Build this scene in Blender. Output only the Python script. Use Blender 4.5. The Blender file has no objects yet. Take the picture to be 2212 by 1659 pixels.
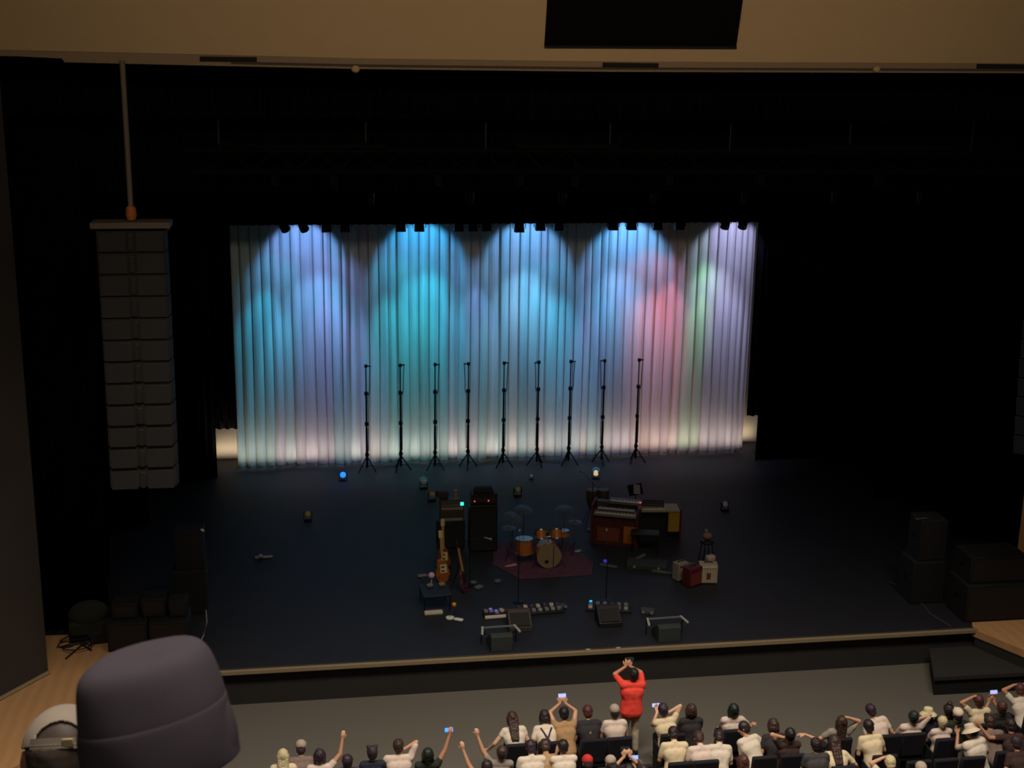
import bpy, math, random, numpy as np
from mathutils import Vector as V, Matrix, Euler, noise
random.seed(7)
sc = bpy.context.scene
COL = sc.collection
R = math.radians
# ------------------------------------------------------------ camera
F, TH, PS, RO = 2832.26, .254280, .156338, .0147695      # focal length in px of the 2212 px frame; pitch, yaw, roll
CAM = V((-5.4, -24.0355, 12.0))
fw = V((math.sin(PS)*math.cos(TH), math.cos(PS)*math.cos(TH), -math.sin(TH)))
r0 = V((math.cos(PS), -math.sin(PS), 0)); u0 = r0.cross(fw)
rt = r0*math.cos(RO)+u0*math.sin(RO); up = -r0*math.sin(RO)+u0*math.cos(RO)
cd = bpy.data.cameras.new('camera'); cam = bpy.data.objects.new('camera', cd); COL.objects.link(cam)
cd.sensor_fit = 'HORIZONTAL'; cd.sensor_width = 36; cd.lens = 36*F/2212
cd.clip_start = .05; cd.clip_end = 200
cam.matrix_world = Matrix(((rt.x, up.x, -fw.x, CAM.x), (rt.y, up.y, -fw.y, CAM.y), (rt.z, up.z, -fw.z, CAM.z), (0, 0, 0, 1)))
cd.dof.use_dof = True; cd.dof.focus_distance = 7.0; cd.dof.aperture_fstop = cd.lens/6.0
sc.camera = cam
def ray(x, y): return fw + rt*((x-1106)/F) - up*((y-829.5)/F)
def atZ(x, y, z=0.): d = ray(x, y); return CAM + d*((z-CAM.z)/d.z)     # measured point -> place on a level z
def atY(x, y, Y=0.): d = ray(x, y); return CAM + d*((Y-CAM.y)/d.y)     # measured point -> place on an upright plane Y
# ------------------------------------------------------------ colour management, world
sc.view_settings.view_transform = 'Standard'; sc.view_settings.look = 'None'
sc.view_settings.exposure = 0; sc.view_settings.gamma = 1; sc.view_settings.use_curve_mapping = False
W = bpy.data.worlds.new('hall air'); sc.world = W; W.use_nodes = True
W.node_tree.nodes['Background'].inputs[0].default_value = (1, .86, .74, 1)
W.node_tree.nodes['Background'].inputs[1].default_value = .012
sc.cycles.max_bounces = 5; sc.cycles.diffuse_bounces = 3; sc.cycles.glossy_bounces = 2
sc.cycles.sample_clamp_indirect = 3
# ------------------------------------------------------------ lights
def area(name, loc, tgt, sx, sy, P, col):
    l = bpy.data.lights.new(name, 'AREA'); l.shape = 'RECTANGLE'; l.size = sx; l.size_y = sy; l.energy = P; l.color = col
    o = bpy.data.objects.new(name, l); COL.objects.link(o); o.location = loc
    o.rotation_euler = (V(tgt)-V(loc)).to_track_quat('-Z', 'Y').to_euler(); return o
def spot(name, loc, tgt, ang, P, col, blend=.25, rad=.06):
    l = bpy.data.lights.new(name, 'SPOT'); l.spot_size = R(ang); l.spot_blend = blend; l.energy = P; l.color = col; l.shadow_soft_size = rad
    o = bpy.data.objects.new(name, l); COL.objects.link(o); o.location = loc
    o.rotation_euler = (V(tgt)-V(loc)).to_track_quat('-Z', 'Y').to_euler(); return o
WARM = (1, .88, .75)
o_ = area('house_or_fill_light', (-1, -9.0, 15.5), (-1, -8.6, 0), 18, 3, 1480, WARM); o_.data.spread = R(96)   # hall ceiling lamps over the stalls
area('house_or_fill_light', (-5.4, -33, 14.6), (-2, 0, 9), 14, 2, 90, (1, .84, .62))  # added unseen fill behind the camera, lifts overhang and hall
o_ = area('house_or_fill_light', (-1, -17.5, 14.3), (-1, -1.5, 12.6), 16, .5, 128, (1, .80, .56)); o_.data.spread = R(70)            # added unseen lamp that brightens the beige overhang
o_ = area('house_or_fill_light', (-5.0, -21.0, 15.8), (-5.2, -21.2, 0), 5, 1.5, 95, (1, .84, .72)); o_.data.spread = R(110)  # unseen downlight added to brighten the hat tops before the camera
YC = 12.67
wash = [(-5.57, (.22, .46, 1.0), 180, (.16, .50, .95)), (-2.29, (.08, .50, 1.0), 180, (.04, .62, .88)), (.73, (.20, .50, 1.0), 175, (.20, .58, .95)), (3.72, (.16, .50, 1.0), 240, (.20, .52, 1.0)), (6.8, (.48, .50, .80), 165, (.40, .42, .62))]
for x, c, P, c2 in wash:
    spot('curtain_wash', (x, 11.38, 7.10), (x, 11.38+math.sin(R(50)), 7.10-math.cos(R(50))), 87, P, c, .42, .05)
    spot('curtain_low_wash', (x*.93, 11.36, 7.02), (x*.93, YC, 2.4), 62, 700, c2, 1, .08)
# narrow beams: x of lamp, x where aimed, z where aimed, angle, power, colour
beams = [(-6.06, -6.9, 3.6, 26, 170, (.0, .55, .85)), (-5.56, -6.3, 3.0, 20, 120, (.0, .65, .85)),
         (-4.92, -4.9, 3.0, 26, 150, (.35, .35, 1.)), (-4.43, -4.2, 2.4, 22, 110, (.40, .40, .95)),
         (-2.94, -3.3, 3.4, 24, 170, (.0, .62, .72)), (-2.44, -2.2, 2.6, 24, 170, (.0, .62, .60)),
         (-1.37, -1.5, 3.4, 20, 110, (.08, .5, .9)), (-.99, -.6, 4.2, 20, 120, (.22, .45, 1.)),
         (-.61, -.3, 2.2, 20, 55, (.45, .65, .45)), (.29, .5, 3.6, 22, 100, (.25, .5, .85)),
         (.87, 1.2, 4.0, 22, 120, (.0, .6, .9)), (1.38, 1.9, 3.4, 22, 150, (.0, .58, .95)),
         (2.91, 2.6, 2.4, 20, 130, (.42, .28, .9)), (2.91, 3.2, 3.8, 16, 90, (.05, .5, .95)),
         (3.43, 4.1, 3.6, 20, 100, (.95, .50, .48)), (4.17, 4.7, 2.9, 28, 195, (1, .22, .24)), (4.80, 5.1, 4.2, 22, 150, (.95, .26, .36)),
         (6.14, 5.95, 3.8, 16, 130, (.45, .95, .42)), (6.14, 6.1, 5.2, 22, 45, (.35, .95, .55)), (6.65, 6.9, 3.4, 24, 110, (.50, .48, .95))]
for x, tx, tz, a, P, c in beams:
    c = tuple(v*.94+.03 for v in c)
    spot('curtain_beam', (x, 11.40, 7.02), (tx, YC, tz), a*1.2, P*3.3, c, 1, .08)
    spot('curtain_beam', (x, 11.36, 7.02), (x+(tx-x)*.5, YC, 5.2), a*2.1, P*.38, c, 1, .08)
# cyclorama strip lamps on the floor behind the gauze
for o_ in (area('cyc_strip_light', (-.1, 13.22, .06), (-.1, 13.72, .40), 16.6, .08, 22, (1, .80, .60)), area('cyc_strip_light', (-.1, 13.18, .06), (-.1, 12.66, .70), 15.2, .08, 105, (1, .82, .68))):
    o_.data.spread = R(80)
# ------------------------------------------------------------ materials
def lin(c):
    if isinstance(c, str): c = [int(c[i:i+2], 16)/255 for i in (0, 2, 4)]
    return tuple((x/12.92 if x <= .04045 else ((x+.055)/1.055)**2.4) for x in c)
MATS = {}
def M(key, col, rough=.6, metal=0, emit=0, nz=.18, sc_=14., coat=0, spec=.4):
    if key in MATS: return MATS[key]
    m = bpy.data.materials.new(key); m.use_nodes = True; nt = m.node_tree; b = nt.nodes['Principled BSDF']
    c = lin(col)
    b.inputs['Roughness'].default_value = rough; b.inputs['Metallic'].default_value = metal
    b.inputs['Specular IOR Level'].default_value = spec; b.inputs['Coat Weight'].default_value = coat
    if nz:
        n = nt.nodes.new('ShaderNodeTexNoise'); n.inputs['Scale'].default_value = sc_; n.inputs['Detail'].default_value = 4
        tc = nt.nodes.new('ShaderNodeTexCoord'); nt.links.new(tc.outputs['Object'], n.inputs['Vector'])
        mx = nt.nodes.new('ShaderNodeMix'); mx.data_type = 'RGBA'
        mx.inputs[6].default_value = (*[v*(1-nz) for v in c], 1); mx.inputs[7].default_value = (*[min(1, v*(1+nz)) for v in c], 1)
        nt.links.new(n.outputs['Fac'], mx.inputs[0]); nt.links.new(mx.outputs[2], b.inputs['Base Color'])
    else: b.inputs['Base Color'].default_value = (*c, 1)
    if emit:
        b.inputs['Emission Color'].default_value = (*c, 1); b.inputs['Emission Strength'].default_value = emit
    MATS[key] = m; return m
def wood(key, c1, c2, scale=6, rough=.45):
    if key in MATS: return MATS[key]
    m = M(key, c1, rough, nz=0); nt = m.node_tree; b = nt.nodes['Principled BSDF']
    w = nt.nodes.new('ShaderNodeTexWave'); w.inputs['Scale'].default_value = scale; w.inputs['Distortion'].default_value = 3; w.inputs['Detail'].default_value = 3
    tc = nt.nodes.new('ShaderNodeTexCoord'); nt.links.new(tc.outputs['Object'], w.inputs['Vector'])
    mx = nt.nodes.new('ShaderNodeMix'); mx.data_type = 'RGBA'
    mx.inputs[6].default_value = (*lin(c1), 1); mx.inputs[7].default_value = (*lin(c2), 1)
    nt.links.new(w.outputs['Fac'], mx.inputs[0]); nt.links.new(mx.outputs[2], b.inputs['Base Color']); return m
BLK = M('black_vinyl', '18181a', .55); BLKM = M('black_metal', '1b1b1d', .4, .6); BLKC = M('black_velvet', '0b0b0d', .95, spec=.05)
GRL = M('speaker_grille', '1a1716', .6, sc_=90, nz=.5); CHR = M('chrome', 'b8b8bc', .22, 1); CRM = M('cream', 'cfc3a8', .6)
GRY = M('grey_metal', '8a8780', .5, .3); WHT = M('white_plastic', 'd8d4cc', .5); RED = M('red_tolex', '4c1518', .6); AMB = M('amber_wood', '98581f', .35, coat=.4)
# ------------------------------------------------------------ mesh builder
class MB:
    def __init__(s): s.v = []; s.f = []
    def add(s, vs, fs):
        k = len(s.v); s.v += [tuple(v) for v in vs]; s.f += [tuple(i+k for i in f) for f in fs]; return s
    def box(s, c, d, rot=None, top=None):      # top: (sx, sy) taper of the top face
        x, y, z = [q/2 for q in d]; tx, ty = top or (1, 1)
        p = [V((-x, -y, -z)), V((x, -y, -z)), V((x, y, -z)), V((-x, y, -z)), V((-x*tx, -y*ty, z)), V((x*tx, -y*ty, z)), V((x*tx, y*ty, z)), V((-x*tx, y*ty, z))]
        m = Euler([R(a) for a in rot]).to_matrix() if rot else Matrix.Identity(3)
        return s.add([m@q+V(c) for q in p], [(0, 3, 2, 1), (4, 5, 6, 7), (0, 1, 5, 4), (1, 2, 6, 5), (2, 3, 7, 6), (3, 0, 4, 7)])
    def rings(s, rs, closed=True):
        vs = [p for r in rs for p in r]; n = len(rs[0]); fs = []
        for i in range(len(rs)-1):
            for j in range(n): fs.append((i*n+j, i*n+(j+1) % n, (i+1)*n+(j+1) % n, (i+1)*n+j))
        if closed: fs += [tuple(range(n-1, -1, -1)), tuple((len(rs)-1)*n+j for j in range(n))]
        return s.add(vs, fs)
    def frame(s, d):
        d = V(d).normalized(); a = V((0, 0, 1)) if abs(d.z) < .9 else V((0, 1, 0)); x = a.cross(d).normalized(); return x, d.cross(x)
    def lathe(s, prof, c=(0, 0, 0), ax=(0, 0, 1), n=20, sx=1, sy=1):     # prof: (r, h)
        x, y = s.frame(ax); d = V(ax).normalized()
        return s.rings([[V(c)+d*h+x*(max(r, 1e-4)*sx*math.cos(2*math.pi*k/n))+y*(max(r, 1e-4)*sy*math.sin(2*math.pi*k/n)) for k in range(n)] for r, h in prof])
    def cyl(s, a, b, r, r2=None, n=12):
        a, b = V(a), V(b); return s.lathe([(r, 0), (r if r2 is None else r2, (b-a).length)], a, b-a, n)
    def ell(s, c, rad, rot=None, n=16, m=10):
        mm = rot if isinstance(rot, Matrix) else (Euler([R(a) for a in rot]).to_matrix() if rot else Matrix.Identity(3))
        rs = [[mm@V((rad[0]*math.sin(t)*math.cos(2*math.pi*k/n), rad[1]*math.sin(t)*math.sin(2*math.pi*k/n), -rad[2]*math.cos(t)))+V(c) for k in range(n)] for t in [max(.02, min(math.pi-.02, math.pi*i/m)) for i in range(m+1)]]
        return s.rings(rs)
    def cap(s, a, ra, b, rb, n=12):             # tapered capsule
        a, b = V(a), V(b); d = b-a; L = d.length
        if L < 1e-5: return s.ell(a, (ra,)*3, n=n, m=8)
        pr = [(ra*math.sin(t), -ra*math.cos(t)) for t in (.05, .5, 1., 1.5)]+[(rb*math.sin(t), L-rb*math.cos(t)) for t in (1.64, 2.1, 2.6, 3.09)]
        return s.lathe(pr, a, d, n)
    def tube(s, pts, r, n=6):
        pts = [V(p) for p in pts]; rs = []
        for i, p in enumerate(pts):
            x, y = s.frame(pts[min(i+1, len(pts)-1)]-pts[max(i-1, 0)])
            rs.append([p+x*r*math.cos(2*math.pi*k/n)+y*r*math.sin(2*math.pi*k/n) for k in range(n)])
        return s.rings(rs)
    def mesh(s, name):
        me = bpy.data.meshes.new(name); me.from_pydata(s.v, [], s.f); me.update(); return me
    def build(s, name, mat, parent=None, smooth=True, bevel=0, loc=None):
        me = s.mesh(name); me.materials.append(mat)
        o = bpy.data.objects.new(name, me); COL.objects.link(o)
        if parent: o.parent = parent
        if loc: o.location = loc
        if smooth:
            me.shade_smooth(); me.set_sharp_from_angle(angle=R(38))
        if bevel:
            b = o.modifiers.new('bevel', 'BEVEL'); b.width = bevel; b.segments = 2; b.limit_method = 'ANGLE'
        return o
def tag(o, label=None, cat=None, group=None, kind=None):
    if label: o['label'] = label
    if cat: o['category'] = cat
    if group: o['group'] = group
    if kind: o['kind'] = kind
    return o
def thing(name, label, cat, loc=(0, 0, 0), rz=0, group=None):
    o = bpy.data.objects.new(name, None); COL.objects.link(o); o.empty_display_size = .1
    o.location = loc; o.rotation_euler = (0, 0, R(rz)); return tag(o, label, cat, group)
def struct(name, mb, mat, label=None, **k):
    return tag(mb.build(name, mat, **k), label, None, None, 'structure')
def dup(root, loc, rz=None, label=None, group=None):
    def cp(o, par):
        c = o.copy(); COL.objects.link(c); c.parent = par
        for ch in list(o.children): cp(ch, c)
        return c
    c = cp(root, None); c.location = loc
    if rz is not None: c.rotation_euler = (0, 0, R(rz))
    if label: c['label'] = label
    if group: c['group'] = group
    return c
def prism(mb, poly, z0, z1):
    n = len(poly); vs = [V((x, y, z0)) for x, y in poly]+[V((x, y, z1)) for x, y in poly]
    return mb.add(vs, [tuple(range(n-1, -1, -1)), tuple(range(n, 2*n))]+[(i, (i+1) % n, n+(i+1) % n, n+i) for i in range(n)])
# ------------------------------------------------------------ structure
FZ = -.78
carpet = M('auditorium_carpet', '625d55', .95, nz=.12, sc_=60, spec=.1)
struct('floor', MB().box((0, -12.9, FZ-.1), (34, 26.4, .2)), carpet)
mat_ = M('stage_mat', '202024', .62, nz=.25, sc_=2.5, spec=.3)
struct('floor', prism(MB(), [(-7.55, 0), (8.45, 0), (9.1, 1.3), (12, 2.3), (14, 15), (-14, 15), (-12, 2.1), (-9.6, 2.0), (-8.4, 1.0)], -.10, 0), mat_).name = 'stage_floor'
struct('stage_riser', MB().box((0, .12, -.46), (22, .1, .66)), M('riser_black', '2a2826', .8, nz=.2, sc_=3))
maple = wood('maple_boards', 'b4875a', 'bc8f62', 1.3, .5)
L = [(-7.62, -.03), (-7.5, 0), (-8.4, 1.0), (-9.6, 2.0), (-12, 2.1), (-14, .3), (-14, -4.4), (-10.72, -3.3)]
struct('trim_1', prism(MB(), [(p[0], p[1]) for p in L], -.16, .002), maple)
struct('trim_2', prism(MB(), [(8.45, 0), (9.6, -2.2), (13, -3), (13, 2.35), (12, 2.3), (9.1, 1.3)], -.16, .002), maple)
struct('trim_3', MB().box((.5, -.045, -.02), (16.1, .09, .07)), M('lip_wood', '8c7a5c', .6))
struct('trim_4', MB().box((.5, .05, .004), (16.0, .05, .012)), M('lip_nosing', '3a342a', .6))
struct('wall_left_side', prism(MB(), [(-7.64, -.05), (-10.74, -3.32), (-10.9, -3.3), (-7.8, .05)], FZ, -.16), M('riser_black', ''))
wl = M('side_wall', '3c3632', .85, nz=.15, sc_=1.2)
struct('wall_left', prism(MB(), [(-10.61, .32), (-13.6, -3.9), (-14.2, -3.6), (-11.2, .75)], 0, 12.6), wl)
rib = MB()
for k in range(7): 
    z = 2.2+k*.42
    a = V((-11.55, -1.0, z)); b = V((-12.1, -1.78, z+.02)); rib.tube([a+V((.02, -.02, 0)), (a+b)/2+V((.05, -.05, .06)), b+V((.02, -.02, 0))], .03)
struct('trim_5', rib, M('wall_rib', '57504a', .7))
struct('trim_6', MB().tube([(-10.60, .30, .03), (-13.6, -3.93, .03)], .04, 6), M('wall_skirting', '8a7a5a', .6))
struct('wall_right', prism(MB(), [(10.1, 1.35), (13.8, -1.6), (14.2, -1.2), (11.2, 1.9)], 0, 12.6), maple)
# black masking behind the proscenium
def pleat(x0, x1, y, z0, z1, per=.22, dep=.07, dirx=(1, 0)):
    n = max(8, int(abs(x1-x0)/per*6)); vs = []; 
    for z in (z0, z1):
        for i in range(n+1):
            t = i/n; x = x0+(x1-x0)*t; vs.append((x, y+dep*math.sin(2*math.pi*x/per+math.sin(x*3)), z))
    return MB().add(vs, [(i, i+1, n+2+i, n+1+i) for i in range(n)])
def drape(name, label, cat, x0, x1, y, z0, z1, group=None, rings=False):
    o = pleat(x0, x1, y, z0, z1).build(name, BLKC); m = o.modifiers.new('cloth', 'SOLIDIFY'); m.thickness = .01
    return tag(o, label, cat, group)
drape('wing_curtain', 'black wing curtain hanging left of the pale backdrop, the one farthest upstage', 'curtain', -14, -8.10, 11.9, 0, 10)
drape('wing_curtain', 'black wing curtain hanging right of the pale backdrop, the one farthest upstage', 'curtain', 7.66, 14, 11.9, 0, 10)
for y, xl, xr, w in ((8.4, -9.6, 9.9, 'second from the back'), (5.2, -10.1, 10.6, 'third from the back'), (2.25, -9.7, 11.2, 'nearest the audience')):
    drape('wing_curtain', 'black wing curtain at stage left edge of the photo, '+w, 'curtain', -14.5, xl, y, 0, 11)
    drape('wing_curtain', 'black wing curtain at right edge of the photo, '+w, 'curtain', xr, 14.5, y, 0, 11)
drape('shade_drape', 'narrow black drape added for the unlit backdrop, left of the coloured curtain', 'curtain', -8.6, -7.52, 12.35, 1.32, 13)  # black cloth stands in for the unlit upper side of the backdrop
drape('shade_drape', 'narrow black drape added for the unlit backdrop, right of the coloured curtain', 'curtain', 7.50, 8.6, 12.35, 1.25, 13)  # same on the right: added dark sheet where the backdrop gets no light
drape('border_curtain', 'black border curtain masking the top of the coloured curtain', 'curtain', -14, 14, 11.0, 7.27, 10.2)
drape('border_curtain', 'black border curtain just behind the high light truss', 'curtain', -14, 14, 3.0, 9.0, 12.4)
drape('border_curtain', 'black border curtain high up just under the beige overhang', 'curtain', -14, 14, 1.0, 10.6, 13)
struct('wall_back', MB().box((0, 15.1, 5.5), (30, .2, 13)), BLKC)
struct('wall_stage_left', MB().box((-14.7, 8, 5.5), (.2, 15, 13)), BLKC)
struct('wall_stage_right', MB().box((14.7, 8, 5.5), (.2, 15, 13)), BLKC)
struct('ceiling', MB().box((0, 8, 13.1), (30, 18, .2)), BLKC)
# beige overhang (header), leaning out over the stalls
hq = [(-14.5, 11.66), (-6.58, 11.575), (-4.56, 11.55), (-.37, 11.55), (7.39, 11.61), (14.5, 11.68)]
hp = [(-14.5, 11.70), (-9.9, 11.685), (-9.24, 11.66), (-9.2, 11.60), (-6.58, 11.57), (-4.56, 11.55), (-.37, 11.55), (7.39, 11.61), (14.5, 11.68)]
mb = MB(); n = len(hq); lean = math.tan(R(15)); vs = []
for dz, dy in ((.17, 0), (6, 0), (6, .5), (.17, .5)):
    for x, z in hq: vs.append((x, -1.5-(dz)*lean+dy, z+dz))
mb.add(vs, [(k*n+i, k*n+i+1, ((k+1) % 4)*n+i+1, ((k+1) % 4)*n+i) for k in range(4) for i in range(n-1)]+[(0, n, 2*n, 3*n), (n-1, 4*n-1, 3*n-1, 2*n-1)])
beige = M('beige_plaster', 'b89c78', .9, nz=.05, sc_=3, spec=.1)
struct('ceiling_overhang', mb, beige, smooth=False)
def edge(z0, z1, y0, y1, i0=0, i1=None):
    P = hp[i0:i1]; k = len(P); vs = []
    for dz, y in ((z0, y0), (z1, y0), (z1, y1), (z0, y1)):
        vs += [(x, y, z+dz) for x, z in P]
    return MB().add(vs, [(q*k+i, q*k+i+1, ((q+1) % 4)*k+i+1, ((q+1) % 4)*k+i) for q in range(4) for i in range(k-1)]+[(0, k, 2*k, 3*k), (k-1, 4*k-1, 3*k-1, 2*k-1)])
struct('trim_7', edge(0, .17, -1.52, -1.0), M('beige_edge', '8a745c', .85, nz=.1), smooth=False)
struct('trim_8', edge(.035, .075, -1.54, -1.5, 4), M('dark_groove', '4a3c30', .9), smooth=False)
dk = M('slot_dark', '1c1210', .9)
for i, (a, b, y) in enumerate(((432, 555, 126.5), (1302, 1422, 141), (2110, 2212, 143.5))):
    p, q = atY(a, y, -1.53), atY(b, y+(3 if i == 0 else 0), -1.53)
    struct('trim_%d' % (9+i), MB().box(((p.x+q.x)/2, -1.53, (p.z+q.z)/2), ((q.x-p.x), .05, .08), (0, R(0), 0)), dk)
for px, w in ((768, 'left'), (1893, 'right')):
    p = atY(px, 149, -1.56); tag(MB().ell(p, (.07, .05, .06)).build('junction_knob', beige), 'small beige knob on the lower edge of the beige overhang, toward the '+w, 'fitting')
p = [atY(1183, -40, -1.5), atY(1605, -40, -1.5), atY(1590, 102, -1.5), atY(1176, 100, -1.5)]
q = []
for x, y in ((1186, -60), (1613, -60), (1590, 102), (1176, 100)):      # on the leaning face
    d = ray(x, y); nrm = V((0, -1, -lean)); p0 = V((0, -1.56, 11.72)); t = (p0-CAM).dot(nrm)/d.dot(nrm); q.append(CAM+d*t)
nv = V((0, -1, -lean)).normalized()*.06
g = thing('speaker_opening', 'large black rectangular opening set in the beige overhang', 'opening', (0, 0, 0))
MB().add([v+nv*.2 for v in q]+[v-nv*2 for v in q], [(0, 1, 2, 3), (7, 6, 5, 4), (0, 4, 5, 1), (1, 5, 6, 2), (2, 6, 7, 3), (3, 7, 4, 0)]).build('grille_cloth', M('grille_cloth', '0d0c0d', .95, spec=.05), g, smooth=False)
MB().tube([v+nv*.5 for v in (q[3], q[2])], .025).build('frame', M('frame_black', '151313', .6), g)
# ------------------------------------------------------------ backdrop and striped curtain
struct('wall_cyclorama', MB().box((-.1, 13.75, 4.4), (17.4, .06, 9)), M('cyc_cloth', 'd8cdb8', .9, nz=.03))
ct = thing('gauze_curtain', 'tall pleated pale curtain lit in bands of blue, pink and green at back of stage', 'curtain', (0, YC, 0))
def curtain():
    random.seed(3); xs = [-7.57]; 
    while xs[-1] < 7.5: xs.append(xs[-1]+random.choice((.2, .26, .27, .28, .29, .34)))
    xs[-1] = 7.57; prof = []
    for a, b in zip(xs[:-1], xs[1:]):
        w = b-a; dp = random.choice((.05, .14, .17, .2)); bow = random.uniform(.02, .06); tilt = random.uniform(-.04, .04)
        for t, y in ((0, 0), (.04, -dp*.6), (.09, -dp), (.3, -dp-bow), (.5, -dp-bow*1.3+tilt*.3), (.7, -dp-bow+tilt), (.91, -dp+tilt), (.96, -dp*.6)): prof.append((a+w*t, y+.13))
    prof.append((xs[-1], .13)); zs = [.03, .13, 1.5, 3, 5, 7, 8.6]; n = len(prof); vs = []
    for j, z in enumerate(zs):
        for i, (x, y) in enumerate(prof):
            k = 1 if z > .1 else 1
            sway = .02*math.sin(x*2.1+z*.7)*(1-z/9)
            vs.append((x+sway, y*(1-.25*z/9), z))
    fs = [(j*n+i, j*n+i+1, (j+1)*n+i+1, (j+1)*n+i) for j in range(len(zs)-1) for i in range(n-1)]
    return MB().add(vs, fs), prof
m = bpy.data.materials.new('gauze'); m.use_nodes = True; nt = m.node_tree; nt.nodes.clear()
out = nt.nodes.new('ShaderNodeOutputMaterial'); df = nt.nodes.new('ShaderNodeBsdfDiffuse'); tl = nt.nodes.new('ShaderNodeBsdfTranslucent'); mx = nt.nodes.new('ShaderNodeMixShader')
wv = nt.nodes.new('ShaderNodeTexNoise'); wv.inputs['Scale'].default_value = 60; tc = nt.nodes.new('ShaderNodeTexCoord'); mp = nt.nodes.new('ShaderNodeMapping'); mp.inputs['Scale'].default_value = (1, 1, .02)
nt.links.new(tc.outputs['Object'], mp.inputs[0]); nt.links.new(mp.outputs[0], wv.inputs['Vector'])
cr = nt.nodes.new('ShaderNodeMix'); cr.data_type = 'RGBA'; cr.inputs[6].default_value = (.50, .51, .52, 1); cr.inputs[7].default_value = (.74, .74, .75, 1)
nt.links.new(wv.outputs['Fac'], cr.inputs[0])
for s in (df, tl): nt.links.new(cr.outputs[2], s.inputs[0])
mx.inputs[0].default_value = .3; nt.links.new(df.outputs[0], mx.inputs[1]); nt.links.new(tl.outputs[0], mx.inputs[2]); nt.links.new(mx.outputs[0], out.inputs[0])
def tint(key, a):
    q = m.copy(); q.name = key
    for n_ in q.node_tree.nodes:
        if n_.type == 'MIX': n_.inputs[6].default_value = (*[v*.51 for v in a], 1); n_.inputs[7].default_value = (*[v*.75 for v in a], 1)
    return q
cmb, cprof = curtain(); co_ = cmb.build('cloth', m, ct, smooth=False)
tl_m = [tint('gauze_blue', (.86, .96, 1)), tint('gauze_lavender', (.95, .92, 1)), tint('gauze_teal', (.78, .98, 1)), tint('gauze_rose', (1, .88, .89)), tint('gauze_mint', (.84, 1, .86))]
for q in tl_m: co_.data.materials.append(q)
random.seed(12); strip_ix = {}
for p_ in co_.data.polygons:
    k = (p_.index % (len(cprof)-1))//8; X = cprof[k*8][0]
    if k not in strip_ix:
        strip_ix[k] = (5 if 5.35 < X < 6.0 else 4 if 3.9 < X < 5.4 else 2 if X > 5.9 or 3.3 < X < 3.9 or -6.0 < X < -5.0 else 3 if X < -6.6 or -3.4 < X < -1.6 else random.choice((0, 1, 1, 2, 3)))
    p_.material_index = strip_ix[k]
MB().add([(x, y-.012, z) for z in (.05, .12) for x, y in cprof]+[(x, y+.012, z) for z in (.05, .12) for x, y in cprof],
         [(i, i+1, len(cprof)+i+1, len(cprof)+i) for i in range(len(cprof)-1)]+[(2*len(cprof)+i+1, 2*len(cprof)+i, 3*len(cprof)+i, 3*len(cprof)+i+1) for i in range(len(cprof)-1)]).build('bottom_hem', M('hem', '8d8f94', .9), ct, smooth=False)
MB().cyl((-7.7, .05, 8.6), (7.7, .05, 8.6), .03).build('hanging_pipe', BLKM, ct)
# ------------------------------------------------------------ lighting battens and fixtures
bt = tag(MB().cyl((-8, 11.2, 7.62), (8, 11.2, 7.62), .03).build('lighting_batten', BLKM), 'black pipe carrying the row of lamps above the coloured curtain', 'pipe')
def box_lamp():
    t = thing('wash_light', '', 'stage light')
    MB().box((0, 0, -.42), (.27, .22, .30), top=(.85, .85)).build('housing', BLKM, t, bevel=.015)
    MB().box((-.17, 0, -.33), (.015, .05, .30)).box((.17, 0, -.33), (.015, .05, .30)).box((0, 0, -.18), (.35, .05, .015)).build('yoke', BLKM, t)
    MB().cyl((0, 0, -.18), (0, 0, .02), .02).box((0, 0, 0), (.07, .05, .09)).build('clamp', BLKM, t)
    MB().cyl((0, .11, -.48), (0, .125, -.485), .09, n=20).build('lens', M('lens_dark', '30343c', .1), t)
    return t
def round_lamp():
    t = thing('spot_light', '', 'stage light')
    MB().lathe([(.05, -.16), (.10, -.13), (.12, 0), (.13, .20), (.12, .2), (.02, .12)], (0, 0, -.36), (.35, .5, -.8), 20).build('housing', BLKM, t)
    MB().box((-.15, 0, -.28), (.015, .05, .26)).box((.15, 0, -.28), (.015, .05, .26)).box((0, 0, -.15), (.31, .05, .015)).build('yoke', BLKM, t)
    MB().cyl((0, 0, -.16), (0, 0, .02), .02).box((0, 0, 0), (.07, .05, .09)).build('clamp', BLKM, t)
    return t
bl, rl = box_lamp(), round_lamp(); first = {'b': True, 'r': True}
wpos = [(-6.06, 'r', 'leftmost round spot over the blue left edge'), (-5.56, 'r', 'second round spot from the left end'), (-4.92, 'b', 'first boxy lamp from the left, over the lavender band'), (-4.43, 'b', 'boxy lamp just right of the lavender band'),
        (-2.94, 'b', 'left one of the pair over the turquoise band'), (-2.44, 'b', 'right one of the pair over the turquoise band'), (-1.37, 'b', 'leftmost of three above the dark notch left of centre'), (-.99, 'b', 'middle one of three above the dark notch left of centre'), (-.61, 'b', 'rightmost of three above the dark notch left of centre'),
        (.29, 'b', 'left one of the centre pair, hanging lowest'), (.87, 'b', 'right one of the centre pair'), (1.38, 'b', 'half shaded lamp just right of the centre pair'), (2.91, 'b', 'left of the pair beginning the pink band'), (3.43, 'b', 'right of the pair beginning the pink band'),
        (4.17, 'b', 'left one above the dark notch in the pink band'), (4.80, 'b', 'right one above the dark notch in the pink band'), (6.14, 'r', 'tilted round spot over the green band'), (6.65, 'r', 'last round spot at the right end')]
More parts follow.
